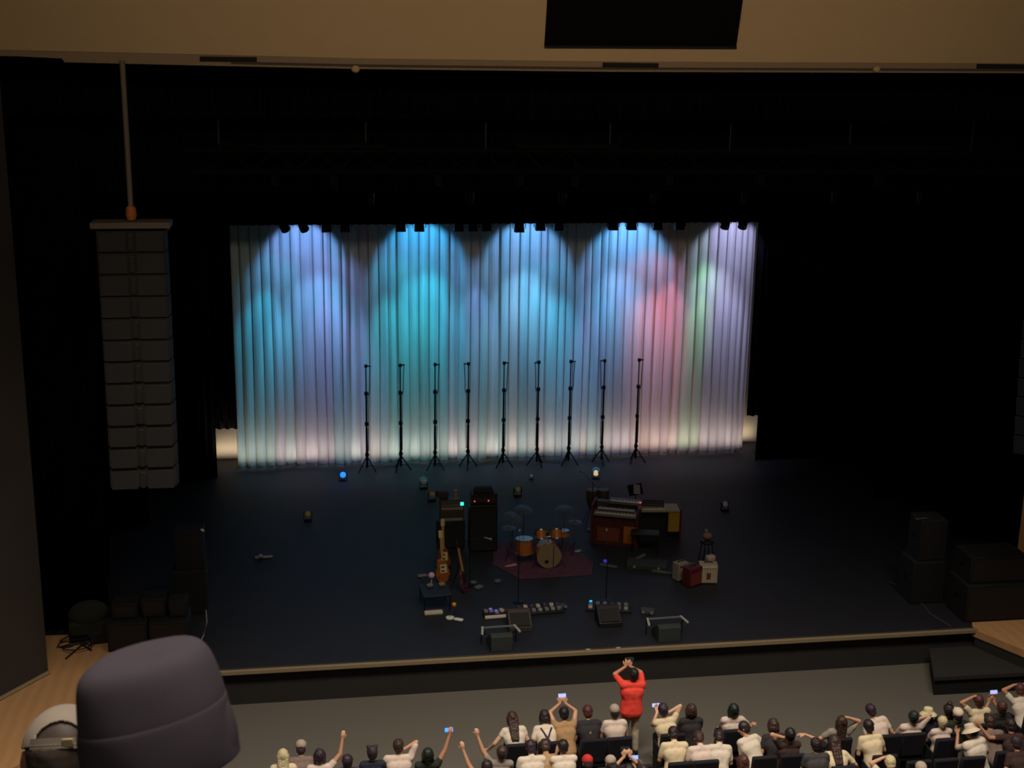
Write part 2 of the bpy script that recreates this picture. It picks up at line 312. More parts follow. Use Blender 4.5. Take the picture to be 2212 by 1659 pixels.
for x, k, w in wpos:
    lab = 'black lamp above the curtain, '+w; src = bl if k == 'b' else rl
    if first[k]: src.location = (x, 11.2, 7.62); src['label'] = lab; src['group'] = 'lamps over the coloured curtain'; first[k] = False; o = src
    else: o = dup(src, (x, 11.2, 7.62), 180 if (k == 'r' and x > 0) else 0, lab, 'lamps over the coloured curtain')
    if x == .29: o.location.z = 7.58
b2 = tag(MB().cyl((-10, 6, 9.05), (12, 6, 9.05), .03).build('lighting_batten', BLKM), 'dim black pipe with a few hanging spots, between truss and coloured curtain', 'pipe')
brs = M('dim_brass', '6a4c38', .5, .3)
def bat_lamp():
    t = thing('profile_light', '', 'stage light')
    MB().lathe([(.03, -.2), (.09, -.18), (.10, .05), (.08, .22), (.085, .24), (.02, .2)], (0, 0, -.42), (0, .35, -.9), 16).build('housing', BLKM, t)
    MB().lathe([(.075, 0), (.07, .01)], (0, .09, -.63), (0, .35, -.9), 16).build('lens', brs, t)
    MB().box((-.12, 0, -.28), (.012, .04, .3)).box((.12, 0, -.28), (.012, .04, .3)).box((0, 0, -.13), (.25, .04, .015)).cyl((0, 0, -.13), (0, 0, .03), .02).build('yoke', BLKM, t)
    return t
s0 = bat_lamp()
for i, x in enumerate((-3.99, -1.71, .46, 2.67, 4.88, 7.13, 9.31)):
    lab = 'dim hanging spot on the high pipe, '+('first', 'second', 'third', 'middle', 'third to last', 'second to last', 'last')[i]+' counted from the left'
    if i == 0: s0.location = (x, 6, 9.05); s0['label'] = lab; s0['group'] = 'spots on the high pipe'
    else: dup(s0, (x, 6, 9.05), None, lab, 'spots on the high pipe')
tr = thing('lighting_truss', 'long dark box truss hanging high across the stage front', 'truss', (0, 1.5, 0))
tm = M('truss_metal', '0a0a0b', .8, 0, spec=.1)
mb = MB()
for y, z in ((-.2, 9.58), (.2, 9.58), (-.2, 9.98), (.2, 9.98)): mb.cyl((-7.6, y, z), (9.2, y, z), .026, n=8)
mb.build('chord', tm, tr)
mb = MB(); k = 0; x = -7.6
while x < 9.0:
    for y in (-.2, .2): mb.cyl((x, y, 9.58 if k % 2 else 9.98), (x+.4, y, 9.98 if k % 2 else 9.58), .012, n=5)
    mb.cyl((x, -.2, 9.98), (x, .2, 9.98), .012, n=5).cyl((x, -.2, 9.58), (x, .2, 9.58), .012, n=5); x += .4; k += 1
mb.build('lacing', tm, tr)
for x in (-7.02, -4.27, -1.96, .5, 2.95, 5.46, 8.1): MB().cyl((x, 0, 9.95), (x, 0, 13), .014, n=6).build('steel_cable', M('cable_grey', '2c2a2a', .6, .2), tr)
for i, (x0, x1) in enumerate(((-7.0, -3.9), (-1.4, .6), (4.6, 7.6))): MB().box(((x0+x1)/2, -.25, 10.08), (x1-x0, .12, .10)).build('cable_tray', M('tray', '0c0b0c', .9, spec=.1), tr)
for x in (-6.0, -4.9, -2.9, -1.3, -.2, 1.7, 3.6, 6.1): MB().box((x, -.1, 9.42), (.16, .16, .24)).build('hanging_lamp', tm, tr, bevel=.02)
# ------------------------------------------------------------ line arrays
def line_array(loc, label, xs=1):
    t = thing('line_array', label, 'loudspeaker', loc)
    cab = M('array_cabinet', '191614', .8, sc_=20)
    MB().box((0, 0, -.02), (1.28, .5, .10)).box((0, .1, -.1), (1.2, .08, .1)).build('rigging_frame', M('rig_frame', '5a4e44', .6), t, bevel=.01)
    N = 12; y = 0; z = -.10; a = 0
    for i in range(N):
        h = .37; c = MB().box((0, y, z-h/2), (1.1, .5, h-.015), (a, 0, 0)).build('cabinet', cab, t, bevel=.012)
        g = MB().box((-.30, y-.255, z-h/2), (.44, .02, h-.06), (a, 0, 0)).box((.30, y-.255, z-h/2), (.44, .02, h-.06), (a, 0, 0)).build('grille', GRL, c, bevel=.005)
        MB().box((0, y-.262, z-h/2), (.10, .025, h-.09), (a, 0, 0)).build('horn', M('horn', '1a1614', .5), c, bevel=.01)
        a -= 1.1; y += math.sin(R(a))*h*.4; z -= h
    MB().lathe([(.02, 0), (.07, .02), (.09, .1), (.08, .22), (.03, .26)], (0, 0, .03), (0, 0, 1), 14).build('chain_hoist', M('hoist_orange', 'b06428', .5), t)
    MB().cyl((0, 0, .2), (0, 0, 2.62), .045, n=10).build('hanging_cable', M('hang_cable', '6a6254', .6), t)
    return t
line_array((-8.30, -1.55, 9.02), 'tall curved column of dark loudspeakers hung by a cable at stage left')
line_array((8.56, -1.55, 9.02), 'dark column of hung loudspeakers cut by the right edge of the photo')
# ------------------------------------------------------------ thin stands in front of the curtain
def light_stand():
    t = thing('light_stand', '', 'lighting stand')
    for a in (90, 210, 330):
        d = V((math.cos(R(a)), math.sin(R(a)), 0))
        MB().cyl(d*.02+V((0, 0, .42)), d*.30, .02, n=6).cyl(d*.17+V((0, 0, .18)), V((0, 0, .16)), .008, n=5).build('leg', BLKM, t)
    MB().cyl((0, 0, .12), (0, 0, 1.3), .036).cyl((0, 0, 1.3), (0, 0, 2.3), .027).cyl((0, 0, 2.3), (0, 0, 3.12), .018).build('pole', BLKM, t)
    for z in (.50, 1.42, 2.32): MB().cyl((0, 0, z-.05), (0, 0, z+.05), .055, n=8).cyl((0, 0, z), (.07, -.02, z), .014, n=6).build('collar', BLKM, t)
    MB().cyl((-.02, 0, 3.12), (.14, 0, 3.12), .02, n=6).box((0, 0, 3.12), (.08, .06, .09)).build('top_clamp', BLKM, t)
    MB().tube([(.12, 0, 3.1), (.10, 0, 2.7), (.09, 0, 2.35), (.05, 0, 2.2), (.06, .02, 1.2), (.05, 0, .6)], .012, 5).build('cable', BLKM, t)
    return t
ls = light_stand(); ords = ('first', 'second', 'third', 'fourth', 'middle', 'fourth to last', 'third to last', 'second to last', 'last')
for i in range(9):
    x = (-3.89, -2.92, -1.93, -.97, .06, 1.07, 2.01, 3.01, 4.04)[i]; lab = 'thin black tripod stand before the coloured curtain, %s of nine from the left' % ords[i]
    if i == 0: ls.location = (x, 12.1, 0); ls['label'] = lab; ls['group'] = 'stands before the coloured curtain'
    else: dup(ls, (x, 12.1, 0), (0, 25, 0, 170, 10, 200, 5, 180, 15)[i], lab, 'stands before the coloured curtain')
# ------------------------------------------------------------ small floor lamps
def par(loc, label, face, em=0, dome=False, group='small lamps on the stage floor'):
    t = thing('floor_lamp', label, 'stage light', loc, random.uniform(-20, 20), group)
    MB().box((0, 0, .012), (.2, .16, .024)).build('base', BLKM, t, bevel=.005)
    MB().box((-.11, 0, .13), (.012, .03, .24)).box((.11, 0, .13), (.012, .03, .24)).box((0, 0, .03), (.232, .03, .02)).build('yoke', BLKM, t)
    MB().lathe([(.02, -.14), (.06, -.12), (.085, 0), (.09, .03)], (0, 0, .17), (0, -1, .35), 20).build('housing', BLKM, t)
    MB().ell((0, -.03, .18), (.082, .05, .082), (-20, 0, 0)).build('lens', face, t)
    if dome: MB().lathe([(.09, 0), (.115, -.02), (.12, -.06), (.10, -.07)], (0, -.02, .25), (0, -1, .8), 18).build('reflector_rim', M('rim_pale', '9fb4b8', .4), t)
    return t
gold = M('lamp_gold', 'd8c48a', .3); pale = M('lamp_pale', 'c9c4cc', .3); blu = M('lamp_blue', '1e6cff', .3, emit=2.2, nz=0); wl2 = M('lamp_lit', 'ffd9a8', .3, emit=.6, nz=0)
for px, py, f, d, w in ((741, 1038, blu, 0, 'glowing blue, below left part of the coloured curtain'), (915, 1055, pale, 1, 'pale round hood, behind the silver amplifier'), (933, 1081, gold, 0, 'gold lens just behind the silver amplifier'),
                       (1118, 1071, gold, 0, 'gold lens straight behind the drum kit'), (1287, 1034, wl2, 1, 'pale hood and warm spark, farthest right of centre'), (1285, 1072, gold, 0, 'gold lens behind the organ'),
                       (1565, 1102, pale, 0, 'pinkish lens, alone at right of the stage'), (665, 1124, gold, 0, 'brownish gold lens, alone at left of the stage'), (1148, 1036, pale, 0, 'tiny pale one close to the coloured curtain')):
    p = atZ(px, py, 0); o = par(p, 'small floor lamp, '+w, f, dome=d)
    if px == 1148: o.scale = (.6,)*3
# ------------------------------------------------------------ backline
def knobs(t, n, x0, x1, y, z, r=.014, mat=None):
    for i in range(n): MB().cyl((x0+(x1-x0)*i/(n-1), y, z), (x0+(x1-x0)*i/(n-1), y-.02, z), r, n=8).build('knob', mat or CHR, t)
def amp(name, label, loc, rz, w, h, d, body, panel, grille, group=None, emblem=None):
    t = thing(name, label, 'amplifier', loc, rz, group)
    b = MB().box((0, 0, h/2+.02), (w, d, h)).build('cabinet', body, t, bevel=.015)
    MB().box((0, -d/2-.004, h*.42+.02), (w-.06, .012, h*.72)).build('grille', grille, t)
    p = MB().box((0, -d/2-.004, h*.9+.0), (w-.06, .014, h*.13)).build('control_panel', panel, t); knobs(p, 6, -w*.36, w*.36, -d/2-.01, h*.9)
    MB().tube([(-.1, 0, h+.02), (-.08, 0, h+.05), (.08, 0, h+.05), (.1, 0, h+.02)], .012).build('handle', BLK, t)
    for sx in (-1, 1):
        for sy in (-1, 1): MB().cyl((sx*(w/2-.05), sy*(d/2-.04), 0), (sx*(w/2-.05), sy*(d/2-.04), .022), .02, n=8).build('foot', BLK, t)
    if emblem: MB().box((0, -d/2-.014, h*.45), (.09, .01, .15)).build('emblem', emblem, t)
    return t
# guitar amp stack left of the drums
t = thing('speaker_cabinet', 'black guitar speaker cabinet under the silver striped amplifier', 'loudspeaker', (-2.13, 6.05, 0))
MB().box((0, 0, .37), (.68, .36, .70)).build('cabinet', BLK, t, bevel=.015); MB().box((0, -.185, .36), (.6, .012, .6)).build('grille', M('grille_dark', '181816', .8, sc_=80), t)
for sx in (-.28, .28): MB().cyl((sx, 0, 0), (sx, 0, .03), .03).build('caster', BLK, t)
def rackamp(label, z, stripes):
    t = thing('amplifier_head', label, 'amplifier', (-2.11, 6.03, z))
    MB().box((0, 0, .13), (.58, .3, .26)).build('cabinet', M('amp_brown', '3c342e', .6), t, bevel=.012)
    for zz, hh, c in stripes: MB().box((0, -.155, zz), (.52, .012, hh)).build('front_panel', c, t)
    return t
sil = M('silver_panel', '8d857c', .4, .2); sil2 = M('olive_panel', '5a5444', .5)
a1 = rackamp('lower grey amplifier with dark face, on the black guitar cabinet', .72, [(.04, .06, sil)])
a2 = rackamp('silver striped amplifier with a bright green light, top of the stack left of drums', .985, [(.055, .07, sil), (.14, .05, M('mid_panel', '6a5c54', .5)), (.21, .04, sil2)])
MB().box((.24, -.165, .17), (.07, .01, .07)).build('pilot_light', M('led_green', '20ffc8', .3, emit=6, nz=0), a2)
tag(MB().box((-2.02, 6.0, 1.36), (.10, .12, .22)).box((-2.02, 6.0, 1.255), (.16, .18, .02)).build('effects_box', M('tan_box', '80766a', .6), bevel=.01), 'small tan box standing on the silver striped amplifier', 'box')
tag(MB().box((-2.33, 6.1, 1.33), (.28, .22, .16), (0, 8, 12)).build('drawstring_bag', M('brown_bag', '3a2a2c', .8), bevel=.04), 'dark brown bag lying on top of the silver striped amplifier', 'bag')
t = thing('bass_cabinet', 'tall black bass speaker cabinet left of the drum kit', 'loudspeaker', (-1.38, 5.75, 0))
MB().box((0, 0, .62), (.68, .42, 1.18)).build('cabinet', M('bass_black', '141413', .6), t, bevel=.02); MB().box((0, -.215, .60), (.6, .012, 1.06)).build('grille', M('grille_dark', ''), t)
for sx in (-.29, .29): MB().cyl((sx, -.1, 0), (sx, -.1, .035), .03).build('caster', BLK, t)
t = thing('amplifier_head', 'black bass amplifier head with two red lights, on the tall bass cabinet', 'amplifier', (-1.36, 5.78, 1.215))
MB().box((0, 0, .13), (.64, .34, .25)).build('cabinet', M('bass_black', ''), t, bevel=.015); pn = MB().box((0, -.172, .12), (.58, .012, .14)).build('control_panel', M('panel_olive', '232520', .5), t); knobs(pn, 7, -.24, .22, -.176, .12, .012)
for x in (-.24, .10): MB().ell((x, -.182, .09), (.02, .01, .02)).build('indicator_light', M('led_red', 'd83848', .3, emit=1.4, nz=0), t)
t = thing('bag', 'dark folded cover lying on the black bass amplifier head', 'cloth', (-1.36, 5.8, 1.47)); MB().box((0, 0, .06), (.5, .28, .12), top=(.8, .7)).build('cover', M('dark_green_cloth', '1c2420', .9), t, bevel=.03)
# drum kit on a rug
rug = M('rug_plum', '4c2a3a', .95, nz=.55, sc_=5)
tag(prism(MB(), [(-1.25, 4.75), (-1.05, 6.1), (.75, 6.0), (1.15, 4.6), (.95, 3.85), (-.75, 3.8)], 0, .012).build('rug', rug, bevel=.004), 'plum coloured rug under the drum kit', 'rug')
dk_ = thing('drum_kit', 'amber wood drum kit with cream bass drum head, on the plum rug', 'drums', (0.02, 4.45, .012))
shell = AMB; head = M('drum_head', 'cfc4a4', .6); cym = M('cymbal', '50575e', .5, .4)
bd = MB().lathe([(.275, 0), (.28, .01), (.28, .40), (.275, .41)], (0, -.1, .30), (0, 1, 0), 32).build('bass_drum', shell, dk_)
MB().lathe([(.262, -.004), (.262, .01)], (0, -.11, .30), (0, 1, 0), 32).build('front_head', head, bd)
MB().lathe([(.05, -.012), (.05, .002)], (-.06, -.11, .17), (0, 1, 0), 20).build('port_hole', M('port_dark', '14120e', .8), bd)
MB().lathe([(.262, -.02), (.292, -.02), (.292, .02), (.262, .02)], (0, -.1, .30), (0, 1, 0), 32).build('hoop', M('hoop_wood', '7a6a4c', .4), bd)
MB().cyl((.10, -.135, .02), (.10, -.135, .56), .008, n=6).build('mic_cable', BLK, bd)
for sx in (-1, 1): MB().cyl((sx*.26, .05, .22), (sx*.40, -.12, 0), .01, n=6).build('spur', CHR, bd)
def drum(name, c, ax, r, h, hm=head):
    d = MB().lathe([(r, 0), (r, h)], c, ax, 24).build(name, shell, dk_); a = V(ax).normalized()
    MB().lathe([(r*.96, h), (r*.96, h+.004)], c, ax, 24).build('drum_head', hm, d)
    for hh in (0, h): MB().lathe([(r*.97, hh-.012), (r*1.05, hh-.012), (r*1.05, hh+.012), (r*.97, hh+.012)], c, ax, 24).build('rim', CHR, d)
    return d
drum('rack_tom', (-.17, .05, .68), (0, .45, 1), .13, .22); drum('rack_tom', (.20, .05, .68), (0, .45, 1), .14, .22)
drum('floor_tom', (-.52, .35, .22), (0, .06, 1), .20, .36); drum('snare_drum', (.42, .5, .55), (0, .1, 1), .17, .14, M('snare_head', 'b8b4aa', .6))
MB().cyl((0, .08, .58), (0, .08, .74), .015).cyl((-.12, .08, .72), (.16, .08, .72), .012).build('tom_mount', CHR, dk_)
for a in range(3): MB().cyl((-.52+.2*math.cos(a*2.1), .35+.2*math.sin(a*2.1), 0), (-.52+.2*math.cos(a*2.1), .35+.2*math.sin(a*2.1), .35), .008, n=6).build('floor_tom_leg', CHR, dk_)
for (x, y, z, r, tl_) in ((-.72, .95, .92, .24, (.15, -.30, 1)), (-.40, 1.25, .98, .23, (.1, -.25, 1)), (.58, 1.1, .98, .25, (-.1, -.25, 1)), (-.85, .6, .78, .17, (0, 0, 1)), (.78, .75, .8, .17, (0, 0, 1))):
    s = MB().cyl((x, y, .1), (x, y, z), .012, n=6)
    for a in range(3): s.cyl((x, y, .3), (x+.22*math.cos(a*2.1), y+.22*math.sin(a*2.1), 0), .008, n=5)
    s = s.build('cymbal_stand', CHR, dk_); MB().lathe([(r, 0), (r*.6, .02), (.05, .03), (.03, .05), (.005, .052)], (x, y, z), tl_, 24).build('cymbal', cym, s)
th = MB().lathe([(.16, 0), (.18, .03), (.17, .09), (.02, .10)], (0, .95, .42), n=20).build('drum_throne', BLK, dk_); MB().cyl((0, .95, 0), (0, .95, .42), .02).build('throne_post', CHR, th)
for x, y, l in ((-.95, .2, 'on plum rug left of the bass drum'), (.98, .9, 'on the right of the drum kit')):
    p = (x*.9, 4.35+y, .012)
    t = thing('towel', 'small crumpled pale cloth '+l, 'cloth', p); MB().ell((0, 0, .025), (.17 if x < 0 else .07, .05, .025), (0, 0, 15)).ell((.07, .03, .03), (.08, .05, .03), (0, 0, 50)).build('cloth', M('pink_cloth', 'a87078', .9) if x < 0 else M('teal_cloth', '6a9a9a', .9), t)
# electric guitars on stands and small gear, left
def guitar(loc, label, rz, body, side, s=1):
    t = thing('guitar', label, 'guitar', loc, rz); t.scale = (s,)*3
    pts = []
    for k in range(28):
        a = 2*math.pi*k/28; r = .19+.035*math.cos(2*a+math.pi)-.045*math.sin(a)+.0
        r *= 1-.22*math.exp(-((math.sin(a)-.15)/.25)**2)
        pts.append((r*math.cos(a), r*1.25*math.sin(a)))
    n = len(pts); tilt = Matrix.Rotation(R(-12), 3, 'X')
    vs = [tilt@V((x, -.035, z))+V((0, 0, .42)) for x, z in pts]+[tilt@V((x, .035, z))+V((0, 0, .42)) for x, z in pts]
    b = MB().add(vs, [tuple(range(n)), tuple(range(2*n-1, n-1, -1))]+[(i, n+i, n+(i+1) % n, (i+1) % n) for i in range(n)]).build('body', body, t, bevel=.008)
    MB().box(tilt@V((0, -.04, .45))+V((0, 0, .42)), (.055, .03, .55), (-12, 0, 0)).build('neck', M('maple_neck', '9a7444', .4), t)
    MB().box(tilt@V((0, -.03, .80))+V((0, 0, .42)), (.09, .02, .17), (-12, 0, 0)).build('headstock', side, t, bevel=.005)
    MB().box(tilt@V((.02, -.043, .0))+V((0, 0, .42)), (.16, .006, .2), (-12, 0, 0)).build('pickguard', side, t)
    for zz in (-.05, .04): MB().box(tilt@V((0, -.052, zz))+V((0, 0, .42)), (.075, .01, .03), (-12, 0, 0)).build('pickup', BLK, t)
    return t
def gstand(loc, label, rz):
    t = thing('guitar_stand', label, 'stand', loc, rz)
    for sx in (-1, 1): MB().cyl((0, .12, .45), (sx*.17, -.12, 0), .011, n=6).cyl((sx*.12, -.05, .13), (sx*.12, -.16, .13), .012, n=6).build('leg', BLKM, t)
    MB().cyl((0, .12, .45), (0, .28, 0), .011, n=6).build('leg', BLKM, t); MB().cyl((0, .12, .45), (0, .1, .62), .012, n=6).build('post', BLKM, t)
    return t
gstand((-2.55, 4.0, 0), 'black folding stand holding the amber guitar', 12); gstand((-2.45, 4.75, 0), 'black folding stand holding the red brown guitar', 0)
gstand((-2.15, 3.35, 0), 'black folding stand holding the dark plum guitar', 60)
guitar((-2.55, 3.94, -.12), 'amber sunburst guitar upright on a stand left of the bass cabinet', 12, M('amber_burst', '854a1a', .35, coat=.5, nz=.35, sc_=6), M('cream_guard', 'b8a478', .5))
guitar((-2.45, 4.69, -.12), 'red brown guitar on a stand just behind the amber one', 0, M('cherry', '683216', .35, coat=.5, nz=.3), M('cream_guard', ''))
guitar((-2.15, 3.29, -.12), 'dark plum guitar seen edge on, right of the amber one', 60, M('plum_body', '4a2430', .3, coat=.5), M('dark_guard', '2a2020', .5))
def keys(t, x0, x1, y, z, w=.13):
    MB().box(((x0+x1)/2, y, z), (x1-x0, w, .015)).build('white_keys', M('key_white', 'cac4b4', .4), t)
    mb = MB(); n = int((x1-x0)/.0235)
    for i in range(n):
        if i % 7 in (0, 1, 3, 4, 5): mb.box((x0+(i+1)*.0235, y+.025, z+.012), (.012, w*.6, .012))
    mb.build('black_keys', BLK, t)
t = thing('lap_steel_table', 'low black table left front with a cream lap steel strip', 'table', (-2.85, 2.55, 0), 4)
MB().box((0, 0, .38), (.62, .7, .04)).build('tabletop', BLK, t, bevel=.01)
for sx in (-1, 1):
    for sy in (-1, 1): MB().cyl((sx*.27, sy*.3, 0), (sx*.29, sy*.32, .37), .012, n=6).build('leg', BLKM, t)
tag(MB().box((-2.92, 2.15, .035), (.40, .13, .07), (0, 0, 3)).build('pedal_rail', M('cream_rail', 'b8ae98', .5), bevel=.015), 'cream coloured long box on the floor, front left of the guitars', 'case')
for x, y, c, l in ((-2.95, 2.72, M('grey_box', '6e6862', .6), 'grey'), (-2.68, 2.75, M('tan_pedal', '8a6a48', .6), 'tan')):
    tag(MB().box((x, y, .43), (.13, .09, .055), (0, 0, 10)).ell((x, y, .46), (.03, .03, .02)).build('effects_pedal', c, bevel=.01), 'small %s pedal on the low black table' % l, 'pedal')
t = thing('orange_microphone', 'short stand with an orange foam topped microphone, front left', 'microphone', atZ(972, 1335, 0), 0)
MB().lathe([(.09, 0), (.09, .02), (.02, .03)]).build('base', WHT, t); MB().tube([(0, 0, .02), (.03, 0, .14), (.08, .02, .27)], .009).build('stem', CHR, t); MB().ell((.09, .02, .30), (.05, .05, .05)).build('windscreen', M('orange_foam', 'd88a20', .9), t)
tag(MB().box(atZ(978, 1338, .02)+V((.12, -.04, .01)), (.2, .1, .04), (0, 0, -30)).build('cable_box', WHT, bevel=.015), 'small white box on the floor beside the orange microphone', 'box')
tag(MB().ell(atZ(932, 1243, .32)+V((0, 0, 0)), (.075, .075, .075)).cyl(atZ(932, 1243, .32)-V((0, 0, .32)), atZ(932, 1243, .32), .012, n=6).build('egg_shaker', M('pinkish_white', 'c4a4b4', .6)), 'small pinkish white ball on a short stalk beside the amber guitar', 'ornament')
tag(MB().box(atZ(912, 1243, .1), (.22, .12, .03), (0, 0, 12)).cyl(atZ(912, 1243, .1)-V((0, 0, .1)), atZ(912, 1243, .1), .02).build('tray_table', M('grey_box', ''), bevel=.01), 'little grey tray left of the amber guitar', 'tray')
def mic(loc, label, h=1.45, rz=0, boom=.5):
    t = thing('microphone_stand', label, 'microphone stand', loc, rz)
    MB().lathe([(.12, 0), (.12, .02), (.02, .035)]).build('base', BLKM, t); MB().cyl((0, 0, .02), (0, 0, h), .01, n=8).build('pole', BLKM, t)
    MB().cyl((0, .15, h-.05), (0, -boom, h+.12), .007, n=6).build('boom_arm', BLKM, t); MB().cyl((0, -boom, h+.12), (0, -boom-.14, h+.10), .012, .018).ell((0, -boom-.15, h+.10), (.027, .03, .027)).build('microphone', GRY, t); return t
mic((-1.0, 2.55, 0), 'black microphone stand at front, before the bass cabinet', 1.35, 170); mic((.95, 2.35, 0), 'black microphone stand at front right of centre', 1.35, 170)
mic((-1.95, 3.6, 0), 'thin microphone stand with boom, right of the guitars', 1.1, 60, .35)
def case(loc, label, d, rz, mat=BLK):
    t = thing('equipment_case', label, 'case', loc, rz); MB().box((0, 0, d[2]/2), d).build('body', mat, t, bevel=.012)
    for sx in (-1, 1): MB().box((sx*d[0]*.3, -d[1]/2-.006, d[2]*.6), (.05, .012, .05)).build('latch', GRY, t)
    MB().tube([(-.06, -d[1]/2, d[2]*.5), (-.05, -d[1]/2-.03, d[2]*.5), (.05, -d[1]/2-.03, d[2]*.5), (.06, -d[1]/2, d[2]*.5)], .008).build('handle', BLK, t); return t
for px, py, s_ in ((1022, 1258, .1), (1034, 1268, .13), (1075, 1255, .1)):
    tag(MB().box(atZ(px, py, .03), (s_*1.4, s_, .05), (0, 0, px % 40)).build('effects_pedal', M('greenish_pedal', '55605a', .6), bevel=.01), 'small greenish pedal on bare floor between guitars and drums, %s' % {1022: 'the farthest left', 1034: 'the largest', 1075: 'the farthest right'}[px], 'pedal')
# pedalboards at the front
def pedal(x, y, z, rz, col, label, group, s=1., lit=None):
    t = thing('effects_pedal', label, 'pedal', (x, y, z), rz, group); t.scale = (s,)*3
    MB().box((0, 0, .025), (.085, .12, .05), top=(.95, .95)).build('housing', col, t, bevel=.006)
    MB().cyl((0, -.03, .05), (0, -.03, .066), .012, n=8).build('footswitch', CHR, t)
    for kx in (-.022, .022): MB().cyl((kx, .03, .05), (kx, .03, .068), .010, n=8).build('knob', BLK if lit is None else WHT, t)
    if lit: MB().ell((0, .0, .055), (.02, .02, .01)).build('indicator_light', lit, t)
    return t
t = thing('pedalboard', 'white edged flat pedalboard with violet lit pedals, front left of centre', 'pedalboard', (-1.55, 1.93, 0), 3)
MB().box((0, 0, .04), (.62, .34, .05)).build('deck', BLK, t, bevel=.008); MB().box((0, -.175, .045), (.62, .03, .07)).build('front_rail', M('white_rail', 'd4c8b0', .5), t, bevel=.008)
vio = M('violet_glow', '8a78f0', .3, emit=.9, nz=0)
cols = [M('pedal_violet', '8478c8', .4), M('pedal_cream', 'b8a890', .5), M('pedal_grey', '76706a', .5), M('pedal_rose', '8a6a64', .5), M('pedal_dark', '3a3836', .5), M('pedal_silver', '989088', .4, .2), M('pedal_olive', '6c6a50', .5)]
names = ['violet', 'cream', 'grey', 'rose', 'dark', 'silver', 'olive']
k = 0
for i, (dx, dy, ci, lt) in enumerate(((-.25, .05, 2, None), (-.14, .06, 0, vio), (-.03, -.04, 0, vio), (.09, .05, 1, None), (.21, .0, 3, None))):
    pedal(-1.55+dx, 1.93+dy, .067, 3+i*4, cols[ci], '%s pedal on the white edged pedalboard, %s from its left end' % (names[ci], ords[i] if i < 4 else 'fifth'), 'pedals on the white edged board', 1, lt)
t = thing('pedalboard', 'long dark pedalboard crowded with grey pedals, right of the white edged one', 'pedalboard', (-.62, 2.02, 0), 5)
MB().box((0, 0, .035), (1.05, .42, .05)).build('deck', BLK, t, bevel=.008)
i = 0
for r_ in range(2):
    for c_ in range(7):
        ci = (c_*3+r_*2+1) % 6+1; pedal(-.62-.44+c_*.145+random.uniform(-.01, .01), 2.02-.09+r_*.2+(c_-3)*.012, .06, random.uniform(-8, 8), cols[ci], '%s pedal on the long dark pedalboard, %s row, number %d from the left' % (names[ci], ('front', 'back')[r_], c_+1), 'pedals on the long dark board')
t = thing('pedalboard', 'dark pedalboard with a bright cyan light, front right of centre', 'pedalboard', (.92, 1.95, 0), -14)
MB().box((0, 0, .035), (1.0, .42, .05)).build('deck', BLK, t, bevel=.008)
cy = M('cyan_glow', '10b8ff', .3, emit=5, nz=0)
for r_ in range(2):
    for c_ in range(6):
        ci = (c_*2+r_*3) % 6+1; dx = -.4+c_*.155; dy = -.1+r_*.2
        x = .92+dx*math.cos(R(-14))-dy*math.sin(R(-14)); y = 1.95+dx*math.sin(R(-14))+dy*math.cos(R(-14))
        pedal(x, y, .06, -14, cols[ci] if (c_ or not r_) else M('pedal_cyan', '2a90b0', .4), '%s pedal on the cyan lit pedalboard, %s row, number %d from the left' % (names[ci] if (c_ or not r_) else 'glowing cyan', ('front', 'back')[r_], c_+1), 'pedals on the cyan lit board', 1, cy if (r_ == 1 and c_ == 0) else None)
case((1.72, 1.62, 0), 'flat dark grey case on the floor right of the cyan lit pedalboard', (.3, .2, .1), -20, M('case_grey', '3c3a40', .7))
case((-.10, 2.12, 0), 'small dark case at right end of the long pedalboard', (.22, .16, .08), 10, M('case_grey', ''))
# wedge monitors with pale rims, and a brown one
def wedge(loc, label, rz, rim, w=.74, body=BLK, d=.5, h=.36):
    t = thing('wedge_monitor', label, 'loudspeaker', loc, rz)
    vs = []
    for x in (-w/2*.62, w/2*.62): vs += [V((x, -d/2, 0)), V((x, d/2, 0)), V((x, d/2, h*.3)), V((x, -d*.25, h)), V((x, -d/2, h*.9))]
    MB().add(vs, [(0, 1, 2, 3, 4), (9, 8, 7, 6, 5), (0, 5, 6, 1), (1, 6, 7, 2), (2, 7, 8, 3), (3, 8, 9, 4), (4, 9, 5, 0)]).build('cabinet', body, t, bevel=.012)
    MB().box((0, .10, h*.62), (w*.5, .012, .34), (62, 0, 0)).build('grille', GRL, t)
    if rim:
        MB().box((0, d*.32, h+.0), (w, .05, .03)).build('back_rail', M('rail_dim', '5c6460', .5), t, bevel=.005)
        for sx in (-1, 1):
            MB().box((sx*w/2, 0+.03, h), (.045, .34, .035), (0, 0, sx*10)).build('side_rail', M('rail_pale', 'a3a196', .5), t, bevel=.005)
            MB().cyl((sx*w/2, .15, 0), (sx*w/2, .15, h), .012, n=6).cyl((sx*w/2*.8, .0, h*.8), (sx*w/2, .0, h), .012, n=6).build('bracket', BLKM, t)
    return t
wg = M('wedge_green', '2e3532', .7)
wedge((-1.72, .42, 0), 'low stage monitor with pale grey side rails, left one at the stage edge', 2, 1, .72, wg)
wedge((1.80, .42, 0), 'low stage monitor with pale grey side rails, right one at the stage edge', 2, 1, .78, wg)
wedge((-1.18, 1.28, 0), 'dark brown wedge monitor in front of the pedalboards', 180, 0, .8, M('wedge_brown', '3a302c', .7))
wedge((.75, 1.25, 0), 'very dark wedge monitor below the cyan lit pedalboard', 180, 0, .8)
